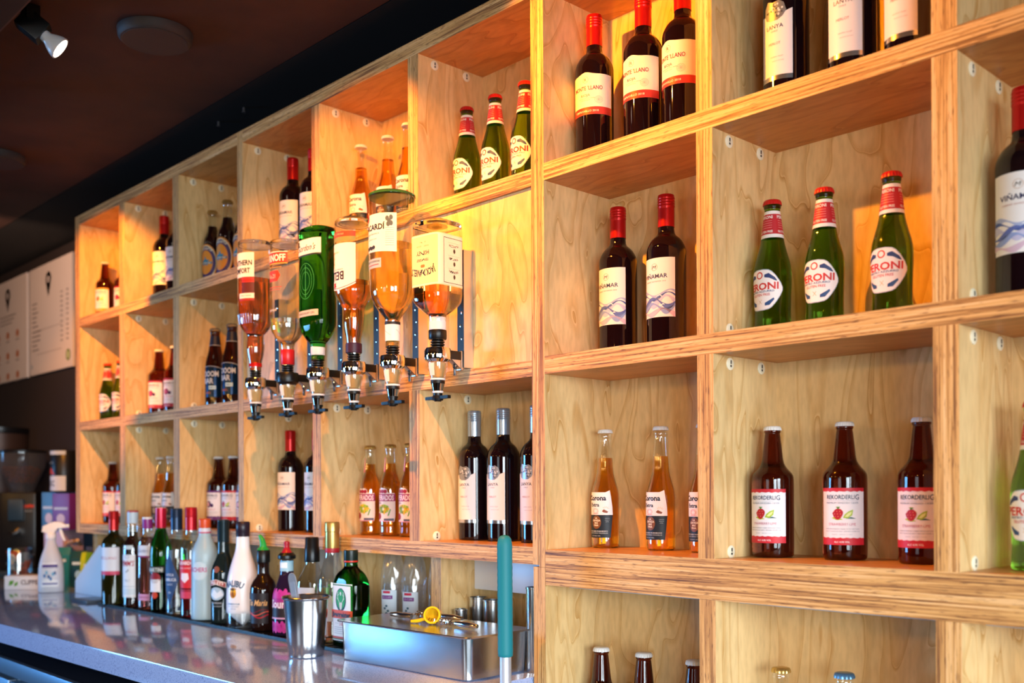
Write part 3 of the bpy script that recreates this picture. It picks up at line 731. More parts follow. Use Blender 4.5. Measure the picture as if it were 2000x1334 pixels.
poly = [(-6.25, .825), (-1.4235, .965), (-1.4235, 1.628), (-3.79, 1.628), (-3.79, 1.655), (-6.25, 1.655)]
wt = MB().prism(poly, 2, EYE + CT - .052, EYE + CT, q).build('worktop', bevel=.003)
tag(wt, 'long glossy pale grey speckled stone worktop running under the shelves', 'worktop')
cb = empty('counter_base', (-3.6, 1.2, 0), 'dark cabinet body under the pale worktop', 'cabinet')
MB().box(-2.55, 2.17, .15, .42, 0, EYE + CT - .054, mat('dark_cabinet', '#15151a', .5)).box(1.38, 2.17, -.20, .15, 0, EYE + CT - .054, mat('dark_cabinet', '#15151a', .5)).build('carcass', cb)
fr = empty('undercounter_fridge', (-2.9, .93, 0), 'dark undercounter fridge with steel edges, bottom left below the worktop', 'fridge')
fs = mat('fridge_steel', '#8ea2b8', .28, .8)
MB().box(-.72, .62, .005, .40, .02, .838, mat('fridge_black', '#1b1e28', .3)).build('body', fr, bevel=.004)
MB().box(-.725, .625, -.012, .004, .800, .842, fs).build('top_trim', fr, bevel=.002)
MB().box(-.72, -.06, -.018, .004, .06, .790, fs).build('door', fr, bevel=.003)
MB().box(-.04, .62, -.018, .004, .06, .790, fs).build('door', fr, bevel=.003)

mt = MB(); 
mt.box(-3.33, -1.885, 1.300, 1.425, 0, .003, black)
for i in range(2): mt.box(-3.33, -1.885, 1.300 + .122 * i, 1.303 + .122 * i, .003, .008, black)
for i in range(40): mt.box(-3.325 + .036 * i, -3.322 + .036 * i, 1.304, 1.42, .003, .0045, black)
tag(mt.build('bar_mat', loc=(0, 0, EYE + CT + .0004)), 'long black rubber bar mat under the row of spirit bottles', 'bar mat')
CTM = CT + .0050    # top of the bar mat

# ------------------------------------------------------------------ bottles on the shelves
FL = {'A1': .6291, 'A2': .2545, 'A3': -.1107, 'B1': .6321, 'B2': .2589, 'B3': -.1145, 'B4': -.55}
WR = 'red-capped wine bottle, wave label'
SH = [
 ('cider', -3.700, 1.475, 'A1', .86, -40, 'mango', 'brown cider bottle with yellow-topped label, upper left end compartment, left one', 'ciders in the top left end compartment'),
 ('cider', -3.625, 1.512, 'A1', .86, -40, 'berry', 'brown cider bottle with pink-topped label half behind the divider, upper left end compartment', 'ciders in the top left end compartment'),
 ('wine', -3.298, 1.515, 'A1', 1.0, -40, '', WR + ', top row, second compartment from the left, in full view', 'wines in the second top compartment'),
 ('wine', -3.205, 1.518, 'A1', 1.0, -40, '', WR + ', top row, second compartment from the left, mostly behind the divider', 'wines in the second top compartment'),
 ('brown', -2.905, 1.489, 'A1', .90, -45, '', 'dark ale bottle with orange oval label, left one of the three in the top row', 'dark ales in the top row'),
 ('brown', -2.830, 1.500, 'A1', .97, -45, '', 'dark ale bottle with orange oval label, middle of the three in the top row', 'dark ales in the top row'),
 ('brown', -2.755, 1.515, 'A1', .97, -45, '', 'dark ale bottle with orange oval label, rightmost of three, mostly behind the divider', 'dark ales in the top row'),
 ('wine', -2.483, 1.515, 'A1', 1.0, -42, '', WR + ', top row above the green upside-down gin bottle, left of two', 'wines above the gin bottle'),
 ('wine', -2.378, 1.516, 'A1', 1.0, -42, '', WR + ', top row above the green upside-down gin bottle, right of two', 'wines above the gin bottle'),
 ('corona', -2.133, 1.499, 'A1', 1.0, -40, '', 'clear bottle of golden beer in the top row, leftmost of three behind the optics', 'golden beers in the top row'),
 ('corona', -2.033, 1.509, 'A1', 1.0, -40, '', 'clear bottle of golden beer in the top row, middle of three behind the optics', 'golden beers in the top row'),
 ('corona', -1.929, 1.492, 'A1', 1.0, -40, '', 'clear bottle of golden beer in the top row, rightmost of three, partly behind the divider', 'golden beers in the top row'),
 ('lager', -1.726, 1.501, 'A1', 1.0, -50, '', 'green lager bottle, leftmost of three in the top row above the bare board', 'green lagers in the top row'),
 ('lager', -1.630, 1.499, 'A1', 1.0, -50, '', 'green lager bottle, middle of three in the top row above the bare board', 'green lagers in the top row'),
 ('lager', -1.534, 1.497, 'A1', 1.0, -50, '', 'green lager bottle, rightmost of three in the top row, touching the post in view', 'green lagers in the top row'),
 ('monte', -1.341, 1.499, 'B1', 1.0, -28, '', 'cream-labelled rioja bottle, top row, leftmost of three, whole red cap in view', 'rioja bottles in the top row'),
 ('monte', -1.223, 1.505, 'B1', 1.0, -37, '', 'wine bottle with cream label and red band, top row, middle of three', 'rioja bottles in the top row'),
 ('monte', -1.131, 1.505, 'B1', 1.0, -45, '', 'wine bottle with cream label and red band, top row, rightmost of three by the divider', 'rioja bottles in the top row'),
 ('lanya', -0.918, 1.505, 'B1', 1.0, -30, '', 'plain white label wine bottle, top right row, leftmost of three with silver crest', 'plain white label wines in the top right row'),
 ('lanya', -0.800, 1.505, 'B1', 1.0, -22, '', 'wine bottle with plain white label, top right row, middle of three', 'plain white label wines in the top right row'),
 ('lanya', -0.705, 1.505, 'B1', 1.0, -30, '', 'wine bottle with plain white label, top right row, rightmost of three by the divider', 'plain white label wines in the top right row'),
 ('lager', -3.700, 1.483, 'A2', .93, -50, '', 'green lager bottle in the middle row at the far left end, left of two', 'green lagers at the far left end'),
 ('lager', -3.625, 1.500, 'A2', .95, -50, '', 'green lager bottle, far left end, right of two, cut by the divider', 'green lagers at the far left end'),
 ('cider', -3.300, 1.496, 'A2', .936, -45, 'berry', 'brown cider bottle with berry label, second compartment of the middle row, left of two', 'berry ciders in the middle row'),
 ('cider', -3.222, 1.515, 'A2', .96, -45, 'berry', 'brown cider bottle with berry label, second compartment of the middle row, right of two', 'berry ciders in the middle row'),
 ('doom', -2.860, 1.473, 'A2', 1.0, -35, '', 'brown ale bottle with dark blue foil label, left of two', 'blue label ales'),
 ('doom', -2.748, 1.469, 'A2', 1.0, -35, '', 'brown ale bottle with dark blue foil label, right of two', 'blue label ales'),
 ('wine', -1.321, 1.544, 'B2', 1.0, -40, '', WR + ', middle row of the right unit, left of the pair', 'wine pair in the right unit'),
 ('wine', -1.202, 1.545, 'B2', 1.0, -37, '', WR + ', right unit middle row, right of the pair', 'wine pair in the right unit'),
 ('lager', -0.948, 1.508, 'B2', 1.0, -42, '', 'large green lager bottle in the right unit, leftmost of three in the middle row', 'green lagers in the right unit'),
 ('lager', -0.852, 1.509, 'B2', 1.0, -31, '', 'large green lager bottle in the right unit, middle of three in the middle row', 'green lagers in the right unit'),
 ('lager', -0.738, 1.510, 'B2', 1.0, -30, '', 'large green lager bottle, rightmost of three, in front of the warm light patch', 'green lagers in the right unit'),
 ('wine', -0.540, 1.500, 'B2', 1.0, -12, '', WR + ', cut off by the right edge of the photo', None),
 ('cider', -3.700, 1.500, 'A3', .93, -50, 'straw', 'brown cider bottle, bottom row at the far left end, left of two', 'ciders in the bottom left end compartment'),
 ('cider', -3.622, 1.515, 'A3', .93, -45, 'straw', 'brown cider bottle, bottom row far left end, right of two, cut by divider', 'ciders in the bottom left end compartment'),
 ('corona', -3.307, 1.500, 'A3', .93, -42, '', 'clear golden beer bottle behind the red-capped green vermouth bottle, left of two', 'golden beers in the bottom row left'),
 ('corona', -3.235, 1.505, 'A3', .935, -42, '', 'clear golden beer bottle behind the red-capped green vermouth bottle, right of two', 'golden beers in the bottom row left'),
 ('cider', -2.905, 1.505, 'A3', .92, -50, 'passion', 'brown cider bottle with purple-banded label, bottom row, left of three', 'ciders above the frosted vodka bottle'),
 ('cider', -2.824, 1.512, 'A3', .92, -48, 'straw', 'brown cider bottle with red-banded label, bottom row above the frosted bottle, middle of three', 'ciders above the frosted vodka bottle'),
 ('cider', -2.746, 1.518, 'A3', .92, -48, 'passion', 'brown cider bottle with purple-banded label, hidden behind the divider, right of three', 'ciders above the frosted vodka bottle'),
 ('wine', -2.510, 1.520, 'A3', .94, -42, '', WR + ', bottom row left of the fruity label beers, in full view', 'wines in the bottom row'),
 ('wine', -2.380, 1.525, 'A3', .93, -42, '', WR + ', bottom row, half behind the divider', 'wines in the bottom row'),
 ('desp', -2.125, 1.518, 'A3', .94, -48, '', 'golden beer bottle with fruity multicoloured label, leftmost of three', 'fruity label beers'),
 ('desp', -2.040, 1.518, 'A3', .94, -48, '', 'golden beer bottle with fruity multicoloured label, middle of three', 'fruity label beers'),
 ('desp', -1.960, 1.518, 'A3', .94, -48, '', 'golden beer bottle with fruity multicoloured label, rightmost of three, cut by the divider', 'fruity label beers'),
 ('lanya', -1.733, 1.525, 'A3', .97, -42, '', 'silver-capped wine bottle in the bottom row, leftmost of three', 'silver-capped wines in the bottom row'),
 ('lanya', -1.640, 1.528, 'A3', .97, -42, '', 'silver-capped wine bottle in the bottom row, middle of three', 'silver-capped wines in the bottom row'),
 ('lanya', -1.535, 1.528, 'A3', .97, -42, '', 'silver-capped wine bottle in the bottom row, half hidden by the post', 'silver-capped wines in the bottom row'),
 ('corona', -1.345, 1.530, 'B3', .955, -40, '', 'large clear golden beer bottle in the right unit, leftmost of three, bottom row', 'golden beers in the right unit'),
 ('corona', -1.210, 1.535, 'B3', .955, -45, '', 'large clear golden beer bottle in the right unit, middle of three, bottom row', 'golden beers in the right unit'),
 ('corona', -1.106, 1.530, 'B3', .955, -42, '', 'clear golden beer bottle in the right unit, rightmost of three, mostly behind the divider', 'golden beers in the right unit'),
 ('cider', -0.950, 1.508, 'B3', .925, -25, 'straw', 'large brown strawberry cider bottle, leftmost of three in the right unit', 'strawberry ciders in the right unit'),
 ('cider', -0.830, 1.530, 'B3', .935, -8, 'straw', 'large brown strawberry cider bottle, middle of three in the right unit', 'strawberry ciders in the right unit'),
 ('cider', -0.700, 1.525, 'B3', .935, -16, 'straw', 'large brown strawberry cider bottle, rightmost of three, touching the divider in view', 'strawberry ciders in the right unit'),
 ('lager', -0.529, 1.505, 'B3', 1.03, -25, '', 'green lager bottle cut off by the right edge of the photo, bottom row', None),
 ('cider', -1.336, 1.505, 'B4', 1.012, -30, 'straw', 'white-capped brown bottle neck below the thick board, leftmost of three', 'brown bottles below the thick board'),
 ('cider', -1.229, 1.505, 'B4', 1.018, -30, 'straw', 'white-capped brown bottle neck below the thick board, middle of three', 'brown bottles below the thick board'),
 ('cider', -1.112, 1.505, 'B4', 1.015, -30, 'straw', 'white-capped brown bottle neck below the thick board, rightmost of three', 'brown bottles below the thick board'),
 ('corona', -0.934, 1.505, 'B4', 1.022, -30, 'gold', 'clear bottle with a gold cap at the bottom edge of the photo', None),
 ('corona', -0.819, 1.505, 'B4', 1.045, -30, 'blue', 'clear bottle with a blue cap at the bottom edge of the photo', None),
]
_proto = {}
for kind, x, y, row, s, phi, var, lab, grp in SH:
    face = math.atan2(-x, y)                       # bearing from the bottle towards the seating side
    loc = (x, y, EYE + FL[row] + .0003); rz = face + R_(phi)
    key = (kind, var)
    if key in _proto: r = copy_thing(_proto[key], loc, rz)
    else:
        r = empty(NAME[kind], loc, lab, CAT[kind]); r.rotation_euler = (0, 0, rz)
        if kind == 'cider': cider(r, 0, var)
        elif kind == 'corona': corona(r, 0, {'gold': gold_cap, 'blue': blue_cap}.get(var))
        else: MK[kind](r, 0)
        _proto[key] = r
    r.scale = (s, s, s); r['label'] = lab; r['category'] = CAT[kind]
    if grp: r['group'] = grp
    elif 'group' in r: del r['group']
#--PART2--

# ------------------------------------------------------------------ optics: rail, arm, collar, measure, push bar
clear_pl = thin('clear_plastic', (.93, .95, .97), .06)
OX = [-2.3466, -2.1907, -2.056, -1.909, -1.764, -1.612]; OY = 1.32
odesc = ['orange spirit bottle at the left end', 'red-labelled vodka bottle', 'green gin bottle', 'whisky bottle with upside-down lettering', 'tall white rum bottle', 'square whiskey bottle at the right end']
meas = mat('measure_spirit', (.95, .74, .36), .05, 0, .7, 1.3)
def optic(x, i):
    t = empty('spirit_dispenser', (x, OY, EYE), 'chrome and black wall optic under the ' + odesc[i], 'optic', 'spirit optics on the mounting board')
    r = MB(); r.box(-.0105, .0105, .062, .0875, .2557, .500, [alu, alu, dark, alu, alu, alu])
    for k in range(9): r.rev([(.0028, 0), (.0026, .001), (.0001, .0014)], chrome, 10, Matrix.Translation((0 if k % 2 else .004, .062, .262 + .027 * k)) @ Matrix.Rotation(pi / 2, 4, 'X'))
    r.build('mounting_rail', t)
    a = MB(); a.box(-.009, .009, .022, .056, .271, .288, black); a.prism([(.030, .271), (.056, .271), (.056, .252)], 0, -.007, .007, alu)
    a.rev([(.0032, .238), (.0032, .252), (.005, .256), (.005, .271)], chrome, 12, Matrix.Translation((0, .046, 0))); a.box(-.0075, .0075, .056, .062, .25, .29, alu)
    a.build('bracket_arm', t, bevel=.0006)
    cm = chrome if i != 1 else black
    c = MB(); c.rev([(.014, .262), (.021, .262), (.0265, .267), (.0275, .272), (.0275, .286), (.026, .290), (.014, .290)], cm, 16); c.build('collar', t, True, 25)
    g = MB(); P = [(.0115, .289)]
    for k in range(4): P += [(.0145, .291 + k * .0055), (.0145, .293 + k * .0055), (.011, .2945 + k * .0055)]
    g.rev(P, black, 20); g.build('bottle_bung', t, True, 30)
    m = MB(); m.rev([(.0205, .261), (.0195, .25), (.0155, .229)], clear_pl, 24); m.rev([(.0175, .260), (.0165, .25), (.013, .231)], meas, 20)
    o = m.build('measuring_chamber', t, True, 40)
    d = Decal(Prof([(.0150, .228), (.0158, .230), (.0198, .25), (.0208, .262)], 0), .245, 8, True); d.rect(-.007, .007, .234, .2595, '#efe6d2').text('25ml', -.0125, .246, .0042, '#2a1c14', w=.009, bold=.02)
    d.build('label', o)
    s = MB(); s.rev([(.0155, .229), (.0158, .2255), (.014, .2245)], whitepl, 24); s.rev([(.0145, .2245), (.0147, .219), (.0135, .218)], black, 24)
    s.rev([(.0138, .218), (.0108, .203)], chrome, 24); s.rev([(.0115, .203), (.011, .199)], whitepl if i % 2 else black, 24); s.rev([(.0098, .199), (.0092, .187), (.007, .182)], black, 20)
    s.build('spout', t, True, 30)
    b = MB(); b.box(-.0360, .0360, -.0042, .0042, .187, .1925, black)
    for k in range(16):
        for sg_ in (-1, 1): b.box(sg_ * (.012 + k * .0015), sg_ * (.012 + k * .0015) + .0007, -.0046, .0046, .1865, .193, black)
    b.rev([(.0105, .184), (.0115, .188), (.0105, .194)], black, 20); o = b.build('push_bar', t); o.rotation_euler = (0, 0, .0)
for i, x in enumerate(OX): optic(x, i)

def inv(name, x, zb, lab, s=1, rz=0):
    t = empty(name, (x, OY, EYE + zb), lab, 'spirit bottle', 'upside-down spirit bottles in the optics'); t.rotation_euler = (0, pi, rz); return t
NK = .307   # rel. height where the bottle mouths sit on the bungs
thick = mat('thick_clear_glass', (.90, .93, .88), .01, 0, 1, 1.45)
def foot(t, P): mb = MB(); P.solid(mb, thick, 48, .0008, None, .011); mb.build('glass_base', t, True, 60)
# 1 orange liqueur whiskey
zb = .638; t = inv('spirit_bottle', OX[0], zb, 'upside-down orange-brown spirit bottle with a white label, leftmost in the optics'); H = zb - NK
P = Prof([(.038, 0), (.043, .001), (.0440, .008), (.0440, .10), (.0435, .19), (.040, .215), (.028, .232), (.0205, .238), (.0235, .262), (.022, .285), (.0155, .312), (.0150, H)])
foot(t, P); body(t, P, g_clear, seg=48); mb = MB(); P.solid(mb, mat('orange_spirit', (.80, .22, .07), 0, 0, 1, 1.33), 40, .002, .094, H - .004); mb.build('liquid', t, True, 60)
d = Decal(P, .08, 0); Hw = .044
d.rect(-Hw, Hw, .034, .0965, '#f2ebe2').text('SOUTHERN', -.004, .060, .0125, '#1c1614', w=.070, bold=.03, flip=True).text('COMFORT', -.004, .080, .0125, '#1c1614', w=.060, bold=.03, flip=True)
d.rect(-Hw, -.010, .096, .145, '#5a1c1c').rect(-Hw, -.010, .096, .106, '#b82a26', 1).rect(-Hw, -.010, .104, .110, '#b82a26', 1).rect(-Hw, 0, .137, .150, '#efe6dc', 1).rect(-Hw, 0, .151, .156, '#a02420', 1).ell(.030, .143, .008, .010, '#8a1c1c', 2)
d.text('SPIRIT DRINK', -.022, .1435, .0028, '#6a4a40', w=.030, flip=True).build('label', t)
g = MB()
for k in range(40):
    a = 2 * pi * k / 40; p = P.at(.20); g.tube([(.0442 * sin(a), -.0442 * cos(a), .165), (.0438 * sin(a), -.0438 * cos(a), .188), (.0405 * sin(a), -.0405 * cos(a), .212)], .0008, g_clear, 5)
g.build('glass_ribs', t); MB().rev([(.0160, H - .022), (.0166, H - .020), (.0166, H - .012)], red_cap, 24).build('neck_ring', t, True)
# 2 vodka
zb = .612; t = inv('spirit_bottle', OX[1], zb, 'upside-down clear vodka bottle with a red label and red neck band, second in the optics'); H = zb - NK
P = Prof([(.036, 0), (.041, .001), (.0420, .008), (.0420, .10), (.0420, .200), (.040, .222), (.026, .242), (.0165, .250), (.0155, H)])
foot(t, P); body(t, P, g_clear, seg=48); mb = MB(); P.solid(mb, l_clear, 40, .002, .190, H - .004); mb.build('liquid', t, True, 60)
d = Decal(P, .08, 0)
d.rect(-.044, .044, .032, .034, '#f6efe6', 1).rect(-.044, .044, .034, .060, '#d03418').rect(-.044, .044, .060, .062, '#d9b24a', 1).text('SMIRNOFF', .0, .047, .016, '#fbf3ea', w=.078, bold=.03, flip=True)
d.build('label', t); d = Decal(P, .08, 0)
d.poly([(-.02, .078), (.02, .078), (.026, .09), (.018, .104), (-.018, .104), (-.026, .09)], '#c23a20').text('No.21', 0, .091, .010, '#f4e0c0', w=.024, flip=True).line([(-.03, .118), (.03, .118)], .002, '#c8523a').line([(-.026, .124), (.026, .124)], .0015, '#c8523a').line([(-.03, .070), (.03, .070)], .0015, '#c8923a')
d.text('Smirnoff', 0, .172, .008, '#f0ece4', w=.034, shear=.3, flip=True, L=1).rect(.012, .028, .165, .180, '#c23420').build('lower_label', t)
MB().rev([(.0165, H - .040), (.0170, H - .038), (.0170, H - .004), (.0162, H - .003)], mat('red_band', '#c01c24', .3), 28).build('neck_band', t, True, 40)
# 3 green gin
zb = .618; t = inv('spirit_bottle', OX[2], zb, 'large upside-down green gin bottle with a white label, third in the optics', rz=.05); H = zb - NK
P = Prof([(.040, 0, 3, .72), (.0450, .002, 3, .72), (.0468, .011, 3, .72), (.0470, .10, 3, .72), (.0470, .215, 3, .72), (.045, .236, 2.9, .74), (.028, .262, 2.4, .85), (.0165, .272, 2, 1), (.0155, H, 2, 1)])
g_gin = mat('green_gin_glass', (.03, .36, .03), .02, 0, 1, 1.3)
body(t, P, g_gin, seg=56)
d = Decal(P, .08, 0)
d.rect(-.047, .047, .030, .068, '#f4f0ec').rect(-.047, .047, .0655, .0695, '#1a2420', 1).text('Gordon\'s', .0, .050, .015, '#1c1c20', w=.068, shear=.35, flip=True).rect(.026, .036, .033, .046, '#2a2420', 2)
d.build('label', t); d = Decal(P, .08, 0)
d.rect(-.040, .040, .196, .210, '#d8c4a8').text('LONDON DRY GIN', 0, .203, .005, '#6a5a48', w=.060, flip=True).build('lower_label', t); d = Decal(P, .08, 0)
for k in range(3): d.ring(0, .128, .030 - .007 * k, .042 - .010 * k, .0008, mat('embossed_green', (.10, .55, .12), .1), 0, 26)
d.line([(0, .09), (0, .166)], .0009, mat('embossed_green', (.1, .55, .12), .1), 0).build('embossed_crest', t)
mb = MB(); mb.rev([(.0162, H - .046), (.0168, H - .044), (.0168, H - .014), (.0160, H - .013)], white, 28); mb.rev([(.0170, H - .044), (.0172, H - .042), (.0170, H - .040)], mat('navy_line', '#1b2a4a', .4), 28); mb.build('neck_band', t, True, 40)
# 4 blended whisky
zb = .610; t = inv('spirit_bottle', OX[3], zb, 'upside-down blended whisky bottle with inverted lettering, fourth in the optics'); H = zb - NK
P = Prof([(.030, .004), (.036, 0), (.0415, .004), (.0425, .012), (.0425, .10), (.0430, .150), (.0425, .170), (.030, .190), (.0235, .203), (.0250, .215), (.0225, .245), (.0170, .270), (.0155, H)])
foot(t, P); body(t, P, g_clear, seg=48); mb = MB(); P.solid(mb, l_amber, 40, .002, .138, H - .004); mb.build('liquid', t, True, 60)
d = Decal(P, .08, 0); Hw = .046
d.poly([(-Hw, .060), (Hw, .060), (Hw, .150)] + [(x, .150 + .014 * (1 - (x / Hw) ** 2)) for x in [.035, .024, .012, 0, -.012, -.024, -.035]] + [(-Hw, .150)], '#f2f0ee')
d.line([(x, .146 + .014 * (1 - (x / Hw) ** 2)) for x in [Hw - .0092 * i for i in range(11)]], .0012, '#4a3438', 1)
d.text('BELL\'S', .010, .132, .0185, '#3c2228', w=.058, bold=.02).text('BLENDED SCOTCH WHISKY', .008, .118, .0030, '#9a8078', w=.050).text('ORIGINAL', .004, .080, .0034, '#d8b08a', w=.022)
for k in range(6): d.ell(.018 + .002 * (k % 2), .080 + .006 * k, .0045, .0035, '#e0a040', 1, 10)
d.poly([(.010, .148), (.016, .146), (.014, .152), (.018, .156), (.012, .156), (.010, .161), (.008, .156), (.003, .156), (.006, .152), (.004, .146)], '#b8281e', 2)
d.build('label', t); d = Decal(P, .08, 0)
d.rect(-Hw, Hw, .034, .046, '#a8402a').rect(-Hw, Hw, .046, .055, '#8a8a4a').text('SPECIALLY SELECTED', .006, .040, .004, '#e8c890', w=.05).build('base_band', t)
mb = MB(); mb.rev([(.0160, H - .026), (.0185, H - .024), (.0185, H - .004), (.0168, H - .003)], mat('purple_band', '#3a1530', .4), 28); mb.build('neck_band', t, True, 40)
mb = MB(); mb.rev([(.014, .0), (.020, -.003), (.026, -.0035), (.030, .001)], black, 28); mb.build('base_disc', t, True, 40)
# 5 white rum
zb = .637; t = inv('spirit_bottle', OX[4], zb, 'tallest upside-down clear rum bottle with a white label, fifth in the optics'); H = zb - NK
P = Prof([(.042, 0), (.048, .001), (.0500, .008), (.0500, .10), (.0490, .205), (.046, .225), (.030, .252), (.0185, .266), (.0160, .272), (.0155, H)])
foot(t, P); body(t, P, g_clear, seg=52); mb = MB(); P.solid(mb, l_gold, 44, .002, .108, H - .004); mb.build('liquid', t, True, 60)
mb = MB(); mb.rev([(.0505, .0035), (.0508, .0055), (.0505, .008)], mat('green_glass_rim', (.08, .28, .08), .1, 0, .6), 40); mb.build('base_rim', t, True)
d = Decal(P, .08, 0); Hw = .056
d.poly([(-Hw, .052), (Hw - .004, .052), (Hw, .056), (Hw, .130), (-Hw, .134)], '#eceaf0')
d.text('BACARDÍ', .002, .080, .0115, '#1f2228', w=.066, bold=.03, flip=True).text('CARTA BLANCA', .004, .094, .0034, '#6a6e78', w=.044, flip=True).text('SUPERIOR RUM', .004, .105, .0026, '#8a8e98', w=.030, flip=True)
d.ell(.026, .056, .011, .012, '#f2ece8', 3, 24).ell(.026, .056, .0100, .011, '#c8281c', 4, 24).poly([(.018, .058), (.023, .052), (.026, .055), (.029, .052), (.034, .058), (.026, .060)], '#2a1a18', 5)
for k in range(5): d.ell(.026 - k * .007, .122 + .0015 * (k % 2), .0048, .0040, '#2a2420', 2, 12)
d.text('IMPORTED', 0, .127, .002, '#777b84', w=.014, flip=True)
for k, (a, b) in enumerate(((-.040, .070), (-.036, .064), (-.044, .062), (-.038, .076), (-.044, .074))): d.ell(a, b, .004, .0055, '#4a5a66', 2, 10)
for k in range(9): d.line([(-.050, .084 + .0045 * k), (-.032, .084 + .0045 * k)], .0008, '#9aa2ae', 2)
d.build('label', t); d = Decal(P, .08, 0)
d.rect(-.022, .034, .146, .166, '#a8b4c4').text('BACARDI Y COMPANIA', .006, .152, .004, '#4a4440', w=.05, flip=True).line([(-.016, .159), (.02, .160)], .0015, '#b0583a', 2).build('lower_label', t)
d = Decal(P, H - .03, 0); d.rect(-.048, .048, H - .052, H - .014, '#eceef4').rect(-.048, .048, H - .055, H - .049, '#16181c', 1)
for k in (-1, 0, 1): d.line([(k * .03 - .01, H - .026), (k * .03 + .008, H - .038)], .0008, '#9aa0ac', 1)
d.build('neck_label', t)
# 6 square honey whiskey
zb = .5455; t = inv('spirit_bottle', OX[5], zb, 'square upside-down honey whiskey bottle with a cream label, rightmost in the optics', rz=.10); H = zb - NK
P = Prof([(.036, 0, 6, 1), (.0395, .001, 6, 1), (.0405, .008, 6, 1), (.0405, .06, 6, 1), (.0405, .150, 6, 1), (.0385, .166, 5, 1), (.024, .184, 2.6, 1), (.0175, .190, 2, 1), (.0160, H, 2, 1)])
foot(t, P); body(t, P, g_clear, seg=64); mb = MB(); P.solid(mb, l_amber, 56, .002, .130, H - .004); mb.build('liquid', t, True, 60)
d = Decal(P, .08, 0)
d.rect(-.1165, .037, .030, .134, '#eadfae').rect(-.1145, .035, .032, .132, '#f3ecd2', 1).rect(-.0385, .035, .034, .130, '#efdca0', 2)
d.text('JACK DANIEL\'S', 0, .108, .0130, '#2c2016', w=.068, bold=.03, bend=.10).text('TENNESSEE', 0, .082, .0050, '#3a2a1a', w=.034, shear=.3, bold=.02).text('HONEY', 0, .068, .0085, '#3a2a1a', w=.036, bold=.02).text('WHISKEY LIQUEUR', 0, .054, .003, '#7a6038', w=.034).text('35% VOL', 0, .046, .0028, '#7a6038', w=.018).ell(0, .094, .003, .003, '#c87820', 3, 10)
for a, b in (((-.052, .038), (-.108, .038)), ((-.108, .038), (-.108, .128)), ((-.108, .128), (-.052, .128)), ((-.052, .128), (-.052, .038))): d.line([a, b], .0010, '#3a362c', 2)
for k, (z, tx) in enumerate(((.112, 'DELIVERING'), (.086, 'TASTES'), (.060, 'FLAVOR'))): d.ell(-.080, z + .003, .0048, .0050, '#4a4438', 2, 12).text(tx, -.080, z - .006, .0042, '#3a362c', w=.026, bold=.02, bend=.03)
for z in (.099, .073, .047): d.line([(-.064, z), (-.096, z)], .0005, '#b8b09a', 2)
d.build('label', t)
mb = MB(); mb.rev([(.0168, H - .046), (.0175, H - .044), (.0175, H - .022), (.0165, H - .020)], white, 28); mb.rev([(.0180, H - .020), (.0186, H - .018), (.0186, H - .003), (.0172, H - .001)], black, 28); mb.build('neck_band', t, True, 40)
mb = MB(); mb.rev([(.010, .001), (.017, -.002), (.021, -.0025), (.022, .000)], black, 28); mb.build('base_disc', t, True, 40)

# ------------------------------------------------------------------ spirit bottles standing on the bar mat
def stand(name, x, y, lab, phi=-40, cat='spirit bottle', grp='bottles in a row on the bar mat'):
    return empty(name, (x, y, EYE + CTM + .0004), lab, cat, grp, rz=math.atan2(-x, y) + R_(phi))
t = stand('wine_bottle', -3.274, 1.330, 'red-capped dark wine bottle at the left end of the row on the bar mat', -50, 'wine bottle')
body(t, P_WINE, g_wine_green); capsule(t, red_cap, .0158, .238, .300); d = Decal(P_WINE, .12, 0)
d.rect(-.05, .05, .100, .184, '#eceaf2').rect(-.05, .05, .096, .108, '#d8486a', 1).text('LLANO', .022, .150, .009, '#c06a80', w=.036, L=2).text('MONTE', -.018, .150, .009, '#c06a80', w=.038, L=2).build('label', t)
t = stand('spirit_bottle', -3.150, 1.340, 'dark fruit liqueur bottle with pale blue cap, second in the row on the mat', -35)
P = Prof([(.026, .002), (.029, 0), (.0302, .004), (.0302, .185), (.027, .200), (.0165, .218), (.0160, .238), (.0155, .262), (.0135, .264), (.0135, .29)])
body(t, P, g_clear); mb = MB(); P.solid(mb, l_dark, 36, .0018, None, .236); mb.build('liquid', t, True, 60)
mb = MB(); mb.rev([(.0165, .262), (.0168, .264), (.0168, .297)], mat('pale_blue_cap', '#c6dbea', .35), 28); mb.rev([(.0168, .297), (.0162, .302), (.012, .303)], mat('red_cap_top', '#b82838', .35), 28); mb.build('cap', t, True, 40)
d = Decal(P, .1, 0); d.rect(-.026, .026, .032, .165, '#e6ecf4').text('PIMM\'S', .0, .138, .016, '#b03048', w=.044, shear=.15, bold=.02).ring(0, .158, .007, .005, .001, '#8a9ab0', 1).line([(-.004, .108), (.004, .120)], .0016, '#5a6a80').line([(-.006, .112), (.006, .116)], .0014, '#5a6a80').line([(-.024, .066), (.024, .066)], .0012, '#7aa0b8').rect(-.026, .026, .040, .060, '#d0e0ec', 1).text('No.1', 0, .085, .008, '#8a9ab0', w=.016).build('label', t)
Decal(P, .19, 0).rect(-.018, .018, .182, .194, '#cfe0ea').build('neck_label', t)
t = stand('spirit_bottle', -3.053, 1.345, 'slim pink gin bottle with a purple cap on the bar mat', -35)
P = Prof([(.023, .002, 3, .8), (.026, 0, 3, .8), (.0272, .004, 3, .8), (.0272, .195, 3, .8), (.024, .212, 2.6, .9), (.0145, .228, 2, 1), (.0140, .27, 2, 1)])
body(t, P, g_clear); mb = MB(); P.solid(mb, mat('pink_spirit', (.95, .42, .42), 0, 0, 1, 1.33), 36, .0018, None, .222); mb.build('liquid', t, True, 60)
